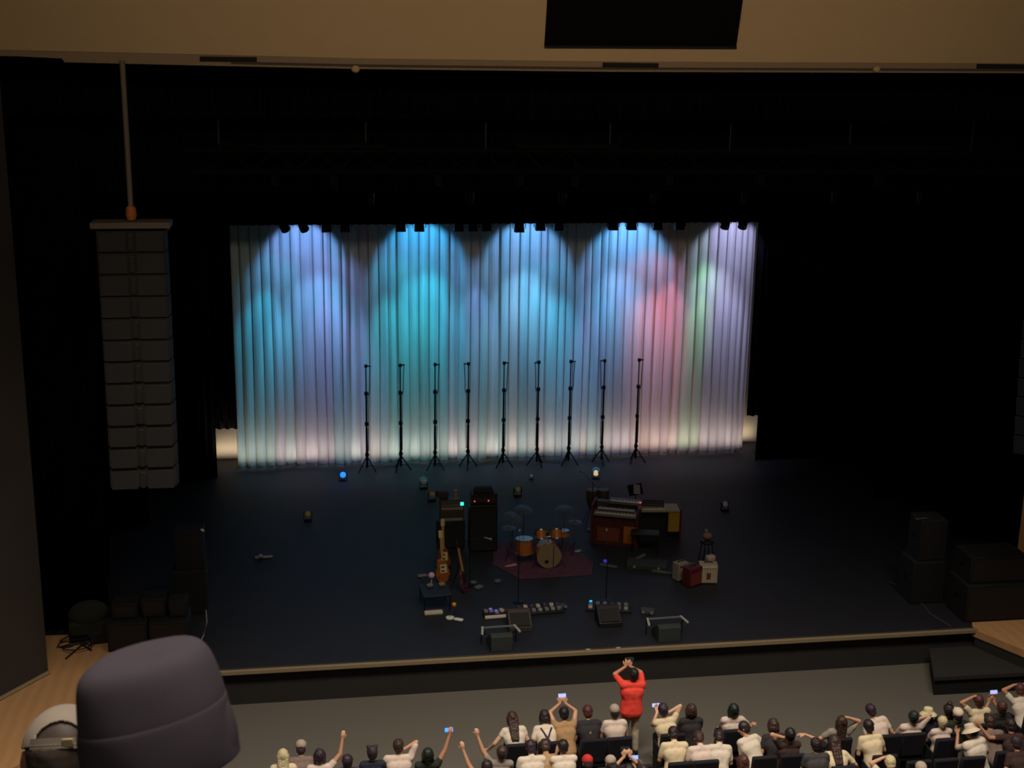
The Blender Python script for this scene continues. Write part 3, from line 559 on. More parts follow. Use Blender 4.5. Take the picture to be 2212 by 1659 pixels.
# keyboards on the right
t = thing('organ', 'red brown wooden organ with amber front panel, right of the drum kit', 'organ', (1.95, 5.75, 0), -22)
MB().box((0, .05, .40), (1.15, .5, .80)).build('cabinet', M('organ_red', '431c1b', .5, nz=.3, sc_=4), t, bevel=.015)
MB().box((.38, -.205, .33), (.30, .02, .44)).build('front_panel', AMB, t); MB().box((-.15, -.205, .30), (.55, .02, .36)).build('front_panel', M('panel_rust', '6a3420', .5), t)
MB().box((-.56, .02, .55), (.05, .62, 1.02)).box((.56, .02, .45), (.05, .62, .90)).build('side_panel', RED, t, bevel=.01)
MB().box((0, -.12, .82), (1.05, .34, .04)).build('key_slip', M('slip_grey', '6c6460', .5), t); keys(t, -.5, .5, -.17, .85); keys(t, -.45, .45, .0, .91)
MB().box((.0, .18, .97), (1.0, .16, .14)).build('control_panel', M('slip_dark', '3a3632', .5), t)
t = thing('synthesizer', 'grey topped keyboard with a red light, on top of the organ', 'keyboard', (2.17, 5.72, 1.045), -22)
MB().box((0, .05, .04), (.8, .3, .07)).build('housing', M('synth_grey', '5a5654', .5), t, bevel=.01); keys(t, -.35, .35, -.04, .082, .12)
MB().ell((.37, -.07, .09), (.03, .02, .02)).build('indicator_light', M('led_red', ''), t)
t = thing('keyboard_table', 'yellow topped keyboard cabinet with a yellow side panel, right of the organ', 'keyboard', (3.10, 6.1, 0), -6)
yel = M('yellow_lacquer', '967818', .5); 
MB().box((0, 0, .76), (1.05, .5, .06)).build('top', M('pale_yellow', '94875c', .5), t, bevel=.01); MB().box((.38, -.23, .47), (.28, .03, .50)).build('side_panel', yel, t)
MB().box((.0, .1, .37), (1.0, .28, .72)).build('inner_box', BLK, t); MB().box((.55, 0, .40), (.05, .52, .80)).build('end_panel', RED, t, bevel=.01)
keys(t, -.5, .15, -.16, .80)
t = thing('small_synthesizer', 'little dark keyboard tilted on the yellow topped cabinet', 'keyboard', (2.98, 6.22, .79), -10); MB().box((0, 0, .07), (.6, .2, .05), (25, 0, 0)).build('housing', M('slip_dark', ''), t, bevel=.01); MB().box((0, .03, .03), (.5, .12, .06)).build('stand', BLK, t)
t = thing('music_stand', 'music stand with a tilted pale sheet, between the two keyboards', 'music stand', (2.62, 6.5, 0), 20)
MB().cyl((0, 0, .25), (0, 0, 1.05), .012, n=6).build('pole', BLKM, t)
for a in range(3): MB().cyl((0, 0, .3), (.25*math.cos(a*2.1), .25*math.sin(a*2.1), 0), .009, n=5).build('leg', BLKM, t)
MB().box((0, .02, 1.12), (.42, .015, .28), (-25, 0, 0)).build('desk', BLKM, t); MB().box((.03, .0, 1.13), (.2, .01, .24), (-25, 12, 0)).build('paper_sheet', M('sheet', '8e8a96', .8), t)
mic((1.55, 6.7, 0), 'microphone stand with boom behind the organ', 1.3, 200, .45)
t = thing('hand_drum_pair', 'dark pair of hand drums behind the organ', 'drums', (1.75, 7.0, 0), 0)
for sx in (-1, 1):
    d = MB().lathe([(.09, .55), (.14, .70), (.15, .95), (.14, .98)], (sx*.15, 0, 0), n=18).build('shell', M('conga_brown', '4a3a30', .5), t); MB().lathe([(.14, .985), (.14, .99)], (sx*.15, 0, 0), n=18).build('drum_skin', M('skin', '6a6258', .6), d)
    for a in range(2): MB().cyl((sx*.15, 0, .6), (sx*.35, (a-.5)*.4, 0), .01, n=5).build('leg', CHR, t)
t = thing('keyboard_bench', 'black padded bench in front of the yellow topped cabinet', 'bench', (2.55, 5.15, 0), -15); MB().box((0, 0, .48), (.7, .32, .08)).build('cushion', BLK, t, bevel=.02)
for sx in (-1, 1):
    for sy in (-1, 1): MB().cyl((sx*.3, sy*.12, 0), (sx*.3, sy*.12, .45), .015, n=6).build('leg', BLKM, t)
case((2.35, 4.15, 0), 'flat dark olive case lying on the floor in front of the keyboards', (.95, .45, .14), -18, M('case_olive', '262a24', .7))
case((3.10, 3.55, 0), 'olive grey case leaning toward the cream amplifier', (.4, .3, .3), -25, M('case_olive2', '4a4c42', .7))
tag(MB().box(atZ(1315, 1222, .02), (.42, .08, .04), (0, 0, -28)).build('volume_pedal', M('dim_bar', '4c5048', .6), bevel=.01), 'narrow grey bar shaped pedal on the floor below the organ', 'pedal')
tag(MB().box(atZ(1433, 1236, .02), (.55, .07, .05), (0, 0, -28)).build('cable_ramp', M('dim_bar', ''), bevel=.01), 'narrow grey bar on the floor before the flat olive case', 'cable cover')
tag(MB().box(atZ(1383, 1203, .15), (.3, .08, .04), (0, -14, 25)).cyl(atZ(1383, 1203, .15)-V((0, 0, .15)), atZ(1383, 1203, .15), .015).build('sustain_pedal', M('dim_bar', ''), bevel=.01), 'grey bar raised on a short foot below the keyboards', 'pedal')
tag(MB().box(atZ(1308, 1212, .03), (.1, .08, .06)).build('tuner_pedal', M('led_indigo', '3a34c0', .4, emit=.5, nz=0), bevel=.01), 'tiny box glowing indigo on the floor under the organ', 'pedal')
amp('guitar_amplifier', 'cream amplifier with a dark red emblem, far right of the band gear', (3.52, 3.12, 0), -8, .42, .46, .26, M('cream_tolex', '988c74', .6), M('cream_panel', 'c8bca0', .5), M('cream_grille', 'a0947a', .7), emblem=M('emblem_maroon', '5a2c2c', .6))
amp('guitar_amplifier', 'dark red amplifier leaning beside the cream one', (3.12, 3.02, 0), 30, .40, .44, .26, RED, M('maroon_panel', '4c1c20', .5), M('maroon_grille', '6e2a26', .7))
amp('guitar_amplifier', 'pale grey small amplifier behind the dark red one', (2.93, 3.35, 0), 25, .30, .42, .22, M('grey_tolex', '7c7464', .6), M('grey_panel', '6c6860', .5), M('grey_grille', '8c8270', .7))
tag(MB().box((3.62, 3.28, .53), (.22, .16, .14), (0, 0, 20)).build('towel_bundle', M('cream_tolex', ''), bevel=.04), 'folded cream cloth lying on top of the cream amplifier', 'cloth')
t = thing('stool', 'dark round stool with a small tan bag behind the cream amplifier', 'stool', (3.78, 4.1, 0)); MB().lathe([(.15, .58), (.17, .61), (.16, .65), (.02, .66)]).build('seat', BLK, t)
for a in range(4): MB().cyl((.12*math.cos(a*1.57), .12*math.sin(a*1.57), .6), (.2*math.cos(a*1.57), .2*math.sin(a*1.57), 0), .012, n=6).build('leg', BLKM, t)
tag(MB().ell((3.78, 4.1, .75), (.12, .10, .09)).ell((3.75, 4.12, .86), (.05, .05, .07)).build('pouch', M('tan_pouch', '6e5844', .8)), 'small tan pouch sitting on the dark round stool', 'bag')
tag(MB().box(atZ(570, 1203, .03), (.42, .07, .05), (0, 0, 4)).ell(atZ(563, 1201, .08), (.06, .04, .05)).build('rolled_towel', M('pale_roll', '8f949c', .8), bevel=.015), 'small pale roll lying alone on the floor at left of the stage', 'cloth')
# ------------------------------------------------------------ side speakers and gear
def sub(loc, label, d, rz=0, body=None):
    t = thing('subwoofer', label, 'loudspeaker', loc, rz); MB().box((0, 0, d[2]/2), d).build('cabinet', body or M('sub_black', '131211', .8), t, bevel=.015)
    MB().box((0, -d[1]/2-.006, d[2]/2), (d[0]-.1, .012, d[2]-.1)).build('grille', GRL, t)
    for sx in (-1, 1): MB().box((sx*(d[0]/2+.004), 0, d[2]*.55), (.01, .14, .05)).build('handle', BLKM, t)
    return t
sub((-9.2, 1.45, 0), 'wide dark subwoofer on the wood at left, behind the bucket hat', (.78, .7, .62)); sub((-8.38, 1.4, 0), 'wide dark subwoofer at left, second from the side wall', (.78, .7, .62))
sub((-9.25, 1.5, .62), 'small dark speaker on the left subwoofer, the left one', (.5, .45, .34)); sub((-8.68, 1.5, .62), 'small dark speaker on top of the two subwoofers, in the middle', (.46, .45, .42)); sub((-8.2, 1.45, .62), 'small dark speaker on the right subwoofer', (.36, .42, .36))
sub((-8.1, 3.1, 0), 'tall dark side speaker at stage left, lower box', (.7, .7, 1.0)); sub((-8.08, 3.1, 1.0), 'tall dark side speaker at stage left, upper box', (.6, .6, .85))
tag(MB().ell((-7.78, 2.85, 1.88), (.05, .04, .03), (0, 30, 0)).build('tape_roll', M('dot_white', 'b0aeb4', .6)), 'tiny white item on top of the tall left side speaker', 'tape')
t = thing('covered_case', 'rounded dark olive bundle on a trolley at far left of the stage', 'bundle', (-10.05, 2.55-.7, 0), 8)
MB().ell((0, 0, .52), (.42, .28, .30)).box((0, 0, .3), (.8, .5, .3)).build('cover', M('olive_cover', '24241a', .95), t, bevel=.05)
MB().box((0, 0, .10), (.8, .5, .04)).build('deck', BLK, t)
for sx in (-1, 1):
    for sy in (-1, 1): MB().cyl((sx*.33, sy*.18, .0), (sx*.33, sy*.18, .09), .035, n=10).build('caster', BLKM, t)
t = thing('folding_stand', 'dark tangled folding stand lying on the pale wood at left', 'stand', atZ(168, 1400, 0), 0)
for a, b in (((-.15, -.5, .02), (.25, .5, .06)), ((-.42, .05, .02), (.35, .22, .05)), ((-.2, .45, .05), (.3, -.2, .04)), ((-.4, .3, .03), (.1, .4, .3)), ((.1, .4, .3), (.3, .05, .02))): MB().cyl(a, b, .018, n=6).build('bar', M('stand_brown', '2c2018', .6), t)
MB().tube([(.28*math.cos(a/3), .2*math.sin(a/3)-.05, .02+.004*a) for a in range(20)], .012).build('cable_loop', BLK, t)
MB().tube([(-.25+.16*math.cos(a/3), .15+.14*math.sin(a/3), .02) for a in range(20)], .012).build('cable_loop', BLK, t)
t = thing('equipment_bag', 'dark soft bag on the pale wood beside the left subwoofer', 'bag', atZ(218, 1385, 0)+V((0, 0, 0)), 10); MB().box((0, 0, .13), (.45, .3, .26), top=(.8, .7)).build('body', M('bag_black', '1e1618', .9), t, bevel=.05); MB().tube([(-.1, 0, .25), (-.08, 0, .33), (.08, 0, .33), (.1, 0, .25)], .012).build('handle', BLK, t)
cb = [atZ(445, 1318, .62), atZ(447, 1345, .35), atZ(440, 1372, .12), atZ(430, 1392, .02), atZ(424, 1402, .015)]
tag(MB().tube(cb, .014).build('white_cable', M('cable_white', '8e8a84', .6)), 'thin pale cable hanging down right of the left subwoofers', 'cable')
sub((8.05, 1.7, 0), 'dark side speaker at stage right, lower box', (.75, .7, 1.0)); sub((8.1, 1.7, 1.0), 'dark side speaker at stage right, upper box', (.62, .6, .95))
tag(MB().box((7.78, 1.45, 2.0), (.3, .03, .02), (0, 0, 10)).build('rigging_bar', M('dim_bar', ''), bevel=.005), 'short grey bar on top of the right side speaker', 'bar')
sub((9.15, .75, 0), 'large black speaker block at right by the pale wood, lower one', (1.45, .9, .85)); sub((9.15, .8, .85), 'large black speaker block at right by the pale wood, upper one', (1.3, .8, .6))
cb = [(8.0, 2.6, .015), (8.15, 2.2, .015), (8.18, 1.2, .015), (8.12, .8, .015), (8.28, .15, .015)]
tag(MB().tube([V(p)+V((-.25, 0, 0)) for p in cb], .02).build('floor_cable', M('dim_cable', '3a383c', .7)), 'dim cable running along the floor left of the right speakers', 'cable')
# black step platform in front of the stage, right
t = thing('stage_platform', 'low black platform against the stage front at right, above the audience', 'platform', (0, 0, 0))
prism(MB(), [(6.95, -1.36), (9.08, -1.40), (8.42, -.1), (7.45, -.1)], -.43, -.35).build('deck', M('platform_top', '2c2a28', .7, nz=.15), t)
prism(MB(), [(7.0, -1.31), (9.03, -1.35), (8.40, -.14), (7.48, -.14)], FZ, -.43).build('skirt', M('platform_skirt', '14130f', .9), t)
struct('wall_right_side', prism(MB(), [(8.5, -.05), (9.65, -2.25), (9.8, -2.2), (8.65, 0)], FZ, -.16), M('riser_black', ''))
# small flat things along the stage lip
for px, l in ((1270, 'left'), (1335, 'right')):
    tag(MB().box(V((atY(px, 1400, 0).x, -.02, .03)), (.09, .05, .03)).build('lip_marker', M('marker', 'a59a88', .7), bevel=.008), 'tiny pale marker on the stage lip above the red shirt, the %s one' % l, 'marker')
#PEOPLE
# ------------------------------------------------------------ people
TMP = bpy.data.scenes.new('workbench')
def remesh(mb, vox, mat, name, sm=2, bump=0, bs=20.):
    me = mb.mesh('tmp'); o = bpy.data.objects.new('tmp', me); TMP.collection.objects.link(o)
    r = o.modifiers.new('r', 'REMESH'); r.mode = 'VOXEL'; r.voxel_size = vox
    if sm: s = o.modifiers.new('s', 'SMOOTH'); s.iterations = sm; s.factor = .5
    vl = TMP.view_layers[0]; vl.update(); dg = vl.depsgraph; m2 = bpy.data.meshes.new_from_object(o.evaluated_get(dg), depsgraph=dg)
    bpy.data.objects.remove(o); bpy.data.meshes.remove(me)
    if bump:
        n = len(m2.vertices); co = np.empty(n*3, 'f'); no = np.empty(n*3, 'f'); m2.vertices.foreach_get('co', co); m2.vertex_normals.foreach_get('vector', no)
        co = co.reshape(-1, 3); k = np.array([noise.noise(V(c)*bs) for c in co.tolist()])*bump; co = co+no.reshape(-1, 3)*k[:, None]
        m2.vertices.foreach_set('co', co.astype('f').ravel()); m2.update()
    m2.materials.clear(); m2.materials.append(mat); m2.shade_smooth(); m2.name = name; return m2
def link(name, me, parent=None):
    o = bpy.data.objects.new(name, me); COL.objects.link(o)
    if parent: o.parent = parent
    return o
def hand(mb, w, d, side, curl, s=1., nrm=None):        # w wrist, d direction, side = +1 right hand; palm faces nrm
    d = V(d).normalized(); nrm = V(nrm or (0, 1, 0)); nrm = (nrm-d*nrm.dot(d)); nrm = nrm.normalized() if nrm.length > .05 else d.orthogonal().normalized()
    x = d.cross(nrm).normalized()*side                  # from thumb side to little finger
    for k in (-.026, -.009, .009, .026): mb.cap(w+x*k*.5*s, .017*s, w+d*.085*s+x*k*s, .0145*s, 8)
    for i, k in enumerate((-.030, -.010, .011, .030)):
        L = (.070, .078, .072, .058)[i]*s; r = (.0098, .0102, .0098, .009)[i]*s; p = w+d*.085*s+x*k*1.05*s; a = R(curl*.45+i*3); sp = x*k*.4
        q = p+(d*math.cos(a)+nrm*math.sin(a)+sp)*L*.45; a2 = a+R(curl*.6); t = q+(d*math.cos(a2)+nrm*math.sin(a2)+sp)*L*.32; a3 = a2+R(curl*.4); e = t+(d*math.cos(a3)+nrm*math.sin(a3))*L*.25
        mb.cap(p, r*1.15, q, r, 7).cap(q, r, t, r*.92, 7).cap(t, r*.92, e, r*.82, 7)
    p = w+d*.022*s-x*.022*s; q = p+(d*.6-x*.75+nrm*.35).normalized()*.04*s; t = q+(d*.9-x*.25+nrm*.35).normalized()*.032*s; e = t+(d*.9+nrm*.4).normalized()*.022*s
    mb.cap(p, .015*s, q, .0125*s, 7).cap(q, .0125*s, t, .011*s, 7).cap(t, .011*s, e, .0095*s, 7)
def ik(S, T, a, b, pole):
    d = T-S; L = min(d.length, (a+b)*.995); d.normalize(); p = V(pole); p = (p-d*p.dot(d)).normalized()
    c = (a*a+L*L-b*b)/(2*a*L); h = a*math.sqrt(max(0, 1-c*c)); return S+d*(a*c)+p*h, S+d*L
SK = {'a': M('skin_a', 'c99878', .55, nz=.05), 'b': M('skin_b', 'bd8668', .55, nz=.05), 'c': M('skin_c', 'd6a88c', .55, nz=.05)}
HAIRC = dict(black=M('hair_black', '1d1a1c', .5), brown=M('hair_brown', '3e2c24', .5), dark=M('hair_dark', '2b2222', .5), red=M('hair_red', '4e2e28', .5), grey=M('hair_grey', '5a5048', .5), blond=M('hair_blond', 'c8b890', .5), green=M('hair_green', '1c2620', .5), plum=M('hair_plum', '342630', .5))
def person(x, y, rowY, label, shirt='cream', hair='short', hc='dark', armL='lap', armR='lap', lean=None, side=0, turn=0, nod=0, hat=None, sleeve=.55, stand=False, skin='a', pants='dk', fz=FZ, vox=.0125, pos=None, scale=1., yaw=0, group='people in the stalls', strap=False, hatc=None, wide=1., ear=1.):
    hz = .50 if not stand else .93
    def top(ln):
        v = V((math.sin(R(side)), math.sin(R(ln))*math.cos(R(side)), math.cos(R(ln))*math.cos(R(side))))
        hn = R(ln+nod); hv = V((math.sin(R(side*1.2)), math.sin(hn), math.cos(hn))).normalized()
        N = V((0, 0, hz))+v*.50; return v, hv, N, N+hv*.285
    if pos is None:
        if lean is None:
            best = min(((abs((atZ(x, y, fz+top(l)[3].z*scale)-V(top(l)[3])*scale).y-rowY), l) for l in range(-4, 46, 2))); lean = best[1]
        tp = top(lean)[3]*scale; w = atZ(x, y, fz+tp.z)-tp; pos = V((w.x, max(rowY-.10, min(rowY+.12, w.y)) if not stand else w.y, fz))
    lean = lean or 0
    v, hv, N, TP = top(lean); P = V((0, 0, hz)); yw = Matrix.Rotation(R(yaw), 3, 'Z')
    s = v.cross(V((0, 1, 0))); s = V((v.z, 0, -v.x)).normalized(); s = Matrix.Rotation(R(turn*.4), 3, v)@s; fwd = v.cross(s)*-1
    fwd = s.cross(v)*-1 if (s.cross(v)).y < 0 else s.cross(v)
    hx = Matrix.Rotation(R(turn), 3, hv)@s; hf = hv.cross(hx); hf = hf if hf.y > 0 or abs(turn) > 80 else -hf
    HC = N+hv*.17; hm = Matrix((hx, hf, hv)).transposed()
    sh = {}; el = {}; wr = {}; hd = {}; nr = {}
    W_ = .165*wide
    for sd, am in ((-1, armL), (1, armR)):
        S = N+s*(W_*sd)-v*.045
        if am == 'lap': T = P+V((.10*sd, .34, .10)); pole = s*sd*.7-v-fwd*.3; h = V((-.3*sd, 1, -.1)); q = V((0, 0, -1))
        elif am == 'phone': T = N+s*.05*sd+fwd*.34+v*.06; pole = s*sd*.6-v; h = v+fwd*.3; q = -fwd
        elif am == 'high': T = HC+s*.05*sd+fwd*.16+V((0, 0, .20)); pole = s*sd*1.0-v*.2+fwd*.4; h = V((-.25*sd, .2, 1)); q = V((0, 1, 0))
        elif am == 'cam': T = HC+s*(.045*sd-.05)+fwd*.22+V((0, 0, .05)); pole = s*sd*1.0-v*.5+fwd*.2; h = V((-.3*sd, .25, 1)); q = V((0, 1, 0))
        elif am == 'up': T = S+s*.22*sd+fwd*.12+V((0, 0, .46)); pole = s*sd-v*.5; h = V((.15*sd, 0, 1)); q = V((0, 1, 0))
        elif am == 'upout': T = S+s*.42*sd+fwd*.1+V((0, 0, .25)); pole = s*sd*.2-v; h = V((.5*sd, .1, 1)); q = V((0, 1, 0))
        elif am == 'head': T = HC+hx*.10*sd+hv*.09-hf*.02; pole = s*sd+v*.3; h = -hx*sd+hv*.2; q = -hv-hx*.3*sd
        elif am == 'neck': T = N+s*.09*sd+v*.10; pole = s*sd-v*.1; h = -s*sd+v*.3; q = fwd
        elif am == 'side': T = S+s*.30*sd+fwd*.25-v*.28; pole = s*sd-v; h = s*sd+fwd*.8; q = -v
        elif am == 'face': T = N+fwd*.20+s*.08*sd+v*.04; pole = s*sd*.5-v; h = v-s*.3*sd; q = -fwd
        elif am == 'out': T = S+s*.42*sd+fwd*.12-v*.12; pole = -v-fwd*.2; h = s*sd+fwd*.3-v*.1; q = -v
        else: T = P+s*.30*sd+V((0, 0, .05)); pole = -fwd+s*sd*.4; h = V((0, .3, -1)); q = s*-sd
        if am == 'down': T = S-V((0, 0, .5))+s*.06*sd
        E_, T = ik(S, T, .275, .245, pole); sh[sd] = S; el[sd] = E_; wr[sd] = T; hd[sd] = h.normalized(); nr[sd] = q
    b = MB()
    # torso, neck, head
    def torso(b, g, neck=True, hem=0):
        for k in (-1, 0, 1):
            a = P+s*.065*k*wide+V((0, 0, hem)); c = P+v*.20+s*.05*k*wide; d = N-v*.17+s*.085*k*wide; e = N-v*.07+s*.10*k*wide
            b.cap(a, .112+g*1.3, c, .098+g, 14).cap(c, .098+g, d, .105+g, 14).cap(d, .105+g, e, .062+g*.8, 14)
        b.cap(sh[-1]+s*.01, .056+g, sh[1]-s*.01, .056+g, 12)
    torso(b, 0); b.cap(N-v*.06, .062, N+hv*.08, .050, 12)
    b.ell(HC+hv*.015-hf*.012, (.074, .093, .098), hm).ell(HC-hv*.045+hf*.03, (.056, .062, .068), hm).cap(HC-hv*.095+hf*.065, .022, HC-hv*.05+hf*.07, .03, 8)
    b.cap(HC+hv*.01+hf*.088, .010, HC-hv*.025+hf*.108, .015, 8)
    for sd in (-1, 1): b.ell(HC-hv*.02+hx*(.070+.009*ear)*sd-hf*.008, (.010*ear, .020*ear, .030*ear), hm@Matrix.Rotation(R(28*sd), 3, 'Z'), 8, 6)
    for sd in (-1, 1):
        b.cap(sh[sd], .052, el[sd], .040, 10).cap(el[sd], .041, wr[sd], .027, 10); hand(b, wr[sd], hd[sd], sd, 32, 1., nr[sd])
    legs = []
    for sd in (-1, 1):
        H = P+V((.085*sd, 0, -.01))
        if stand: K = V((.10*sd, .03, .50)); A = V((.11*sd, -.02, .09))
        else: K = P+V((.11*sd, .43, -.01)); A = V((.11*sd, .42, .09))
        b.cap(H, .085, K, .056, 12).cap(K, .054, A, .036, 12).cap(A+V((0, -.03, -.05)), .035, A+V((.02*sd, .15, -.06)), .028, 10); legs.append((H, K, A))
    body = link('person', remesh(b, vox, SK[skin], 'body'))
    body.location = pos; body.rotation_euler = (0, 0, R(yaw)); body.scale = (scale,)*3; tag(body, label, 'person', group)
    # shirt
    c = SHIRT[shirt]; t = MB(); torso(t, .034 if stand else .016, hem=-.05 if stand else 0)
    t.cap(N-v*.05, .068, N+v*.012, .058, 12)
    for sd in (-1, 1):
        if sleeve > 1:
            t.cap(sh[sd], .066, el[sd], .054, 10).cap(el[sd], .054, el[sd].lerp(wr[sd], min(1, sleeve-1)), .042, 10)
        elif sleeve > 0: t.cap(sh[sd], .067, sh[sd].lerp(el[sd], sleeve), .060, 10)
    so = link('shirt', remesh(t, vox, c, 'shirt', 7, .007, 12), body)
    if not stand or True:
        t = MB(); g = .020 if stand else .014
        for H, K, A in legs: t.cap(H, .085+g, K, .056+g, 12).cap(K, .056+g, A, .046+g*.6, 12)
        t.cap(P+V((-.06, 0, 0)), .105+g, P+V((.06, 0, 0)), .105+g, 12)
        link('trousers', remesh(t, vox*1.2, PANTS[pants], 'trousers', 2, .005, 12), body)
        t = MB()
        for H, K, A in legs: t.cap(A+V((0, -.03, -.045)), .046, A+V((0, .15, -.055)), .036, 10)
        link('shoes', remesh(t, vox, PANTS['dk'], 'shoes', 1), body)
    # hair
    if hair:
        h = MB(); B = HC+hv*.022-hf*.022
        if hat: B = HC+hv*.0-hf*.012; h.ell(B+hv*.012, (.082, .100, .108), hm, 18, 12).ell(HC-hv*.045-hf*.036, (.079, .074, .074), hm)
        else: h.ell(B, (.094, .104, .106), hm, 18, 12)
        if hair != 'crop': h.ell(HC-hv*.035-hf*.045, (.084, .064, .078), hm)
        if hair in ('bob', 'long', 'curly'):
            h.ell(HC-hv*.03-hf*.03, (.102, .085, .105), hm)
            for k in (-1, 1): h.cap(HC+hx*.075*k, .035, HC+hx*.082*k-hv*.11-hf*.02, .026, 8)
        if hair == 'long':
            for k in (-.05, 0, .05): h.cap(HC-hf*.06+hx*k, .05, N-fwd*.125-v*.20+s*k*.9, .030, 8)
        if hair == 'tail': h.cap(HC-hf*.10+hv*.03, .03, N-fwd*.13-v*.04, .022, 8)
        if hair == 'bun': h.ell(HC-hf*.03+hv*.14, (.048, .048, .045), hm)
        if hair == 'twin':
            for k in (-1, 1): h.ell(HC+hx*.065*k+hv*.105-hf*.01, (.036, .036, .036), hm)
        h.cap(B, .05, N+hv*.07, .03, 8)
        link('hair', remesh(h, vox*.9, HAIRC[hc], 'hair', 1, .012 if hair == 'curly' else .002 if hat else .009, 40), body)
    if hat and hat != 'own':
        hc_ = SHIRT[hatc or 'hatwhite']; B = HC+hv*.055-hf*.01
        if hat == 'cap':
            k = MB().ell(B-hv*.02, (.094, .108, .085), hm, 20, 12).build('cap', hc_, body); MB().ell(B+hf*.13-hv*.03, (.07, .075, .010), hm, 16, 8).build('visor', hc_, k)
        elif hat == 'bucket':
            k = MB().lathe([(.001, .085), (.070, .083), (.086, .070), (.098, .0)], B, hv, 24).build('hat_crown', hc_, body); MB().lathe([(.096, .004), (.165, -.050), (.168, -.056), (.094, -.006)], B, hv, 24).build('hat_brim', hc_, k)
        elif hat == 'beanie': MB().ell(B-hv*.01, (.096, .108, .095), hm, 20, 12).build('knit_cap', hc_, body)
    if strap:
        for k in (-1, 1):
            pts = [N+s*.10*k-v*.03+fwd*.05, N+s*.095*k-v*.045-fwd*.085, N+s*.02*k-v*.20-fwd*.135, N-s*.09*k-v*.36-fwd*.13]
            MB().tube(pts, .016, 6).build('strap', M('strap_dark', '3a3034', .8), body)
    J = dict(pos=V(pos), HC=HC, N=N, wr=wr, hd=hd, s=s, v=v, fwd=fwd, body=body, scale=scale, lean=lean)
    return J
def wl_(J, p): return J['body'].matrix_basis@V(p)
def phone(J, label, sd=1, lit=None, off=(0, 0, 0), group='phones held up'):
    mb_ = J['body'].location; q = (J['wr'][sd]+J['hd'][sd]*.10+J['fwd']*.012+V(off))*J['scale']
    p = mb_+Matrix.Rotation(J['body'].rotation_euler.z, 3, 'Z')@q
    t = thing('smartphone', label, 'phone', p, 0, group); t.rotation_euler = (R(-20), 0, 0)
    MB().box((0, 0, .03), (.155, .010, .078)).build('case', BLK, t, bevel=.003)
    MB().box((0, -.0065, .03), (.142, .003, .068)).build('screen', lit or M('screen_dim', '30343a', .2), t); return t
SHIRT = dict(cream=M('shirt_cream', 'd8c4a0', .85, nz=.06), white=M('shirt_white', 'd6c8b4', .85, nz=.06), pinkw=M('shirt_pinkwhite', 'd4bfb0', .85, nz=.06), black=M('shirt_black', '2a2628', .85), dkbrown=M('shirt_dkbrown', '3c2822', .85),
             navy=M('shirt_navy', '202434', .85), grey=M('shirt_grey', '8c8276', .85), dkgrey=M('shirt_dkgrey', '3e3a3a', .85), green=M('shirt_green', '262c22', .85), red=M('shirt_red', 'ec4638', .8, nz=.08), taupe=M('shirt_taupe', '7c6a60', .85),
             rust=M('shirt_rust', '9c4c34', .85, nz=.4, sc_=9), pink=M('shirt_pink', 'c87468', .85), lilac=M('shirt_lilac', '8c82a0', .85), hatwhite=M('hat_white', 'd8c8b0', .85, nz=.04), hatcream=M('hat_cream', 'd2c89c', .85, nz=.04), hatgrey=M('hat_grey', 'a89888', .85), hatred=M('hat_red', 'c02c28', .8), tan=M('shirt_tan', 'a8845c', .85))
PANTS = dict(dk=M('trousers_dark', '1c1a1e', .9), beige=M('trousers_beige', 'b4a68c', .9), navy=M('trousers_navy', '1e2232', .9))
LIT = M('screen_blue', '7fa0ff', .3, emit=1.1, nz=0); LIT2 = M('screen_pale', 'a8b4f0', .3, emit=.8, nz=0)
C1, C2, C3, C4 = -3.42, -4.37, -5.32, -6.27; L1 = -4.08; R1, R2, R3 = -3.95, -4.85, -5.8
SEATED = []
def sit(x, y, row, label, **k):
    J = person(x, y, row, label, **k); SEATED.append((J['pos'].x, row, label)); return J
# front rows, centre block (left to right)
sit(1105, 1537, C1, 'person in white top with long brown hair, left end of the front row', shirt='white', hair='long', hc='brown', side=-3, sleeve=.3, armL='side', skin='c')
sit(1175, 1534, C1, 'person in white shirt with dark crossed straps and bobbed dark hair, front row', shirt='white', hair='bob', hc='dark', strap=True)
J = sit(1217, 1527, C1, 'person with both elbows out holding a phone overhead, front row', shirt='tan', hair='short', hc='black', armL='high', armR='high', sleeve=.3)
phone(J, 'phone with a pale lit screen held above the front row, left of centre', 1, LIT2, (-.03, 0, .02))
J = sit(1268, 1523, C1, 'person in black shirt with a tiny pale print on the back, front row', shirt='black', hair='short', hc='red', wide=1.1)
q = J['N']-J['v']*.20-J['fwd']*.135; MB().box(q, (.03, .006, .045)).build('shirt_print', M('print_pale', 'b8b878', .8), J['body'])
sit(1327, 1523, C1, 'person in beige shirt wearing a grey white cap, beside the red shirt', shirt='pinkw', hair='short', hc='dark', hat='beanie', hatc='hatgrey', lean=14)
J = sit(1430, 1519, C1, 'person in yellowish cream shirt right of the red shirt, front row', shirt='cream', hair='short', hc='plum', armR='neck', armL='phone', side=-6, skin='c', sleeve=.4)
phone(J, 'phone with a bluish screen held low, right of the standing person', -1, LIT2)
sit(1493, 1520, C1, 'person in black with tousled brown hair, front row right of centre', shirt='black', hair='curly', hc='brown')
sit(1585, 1520, C1, 'person in white and pink shirt with dark greenish hair, right end of the front row', shirt='pinkw', hair='bob', hc='green', armR='side')
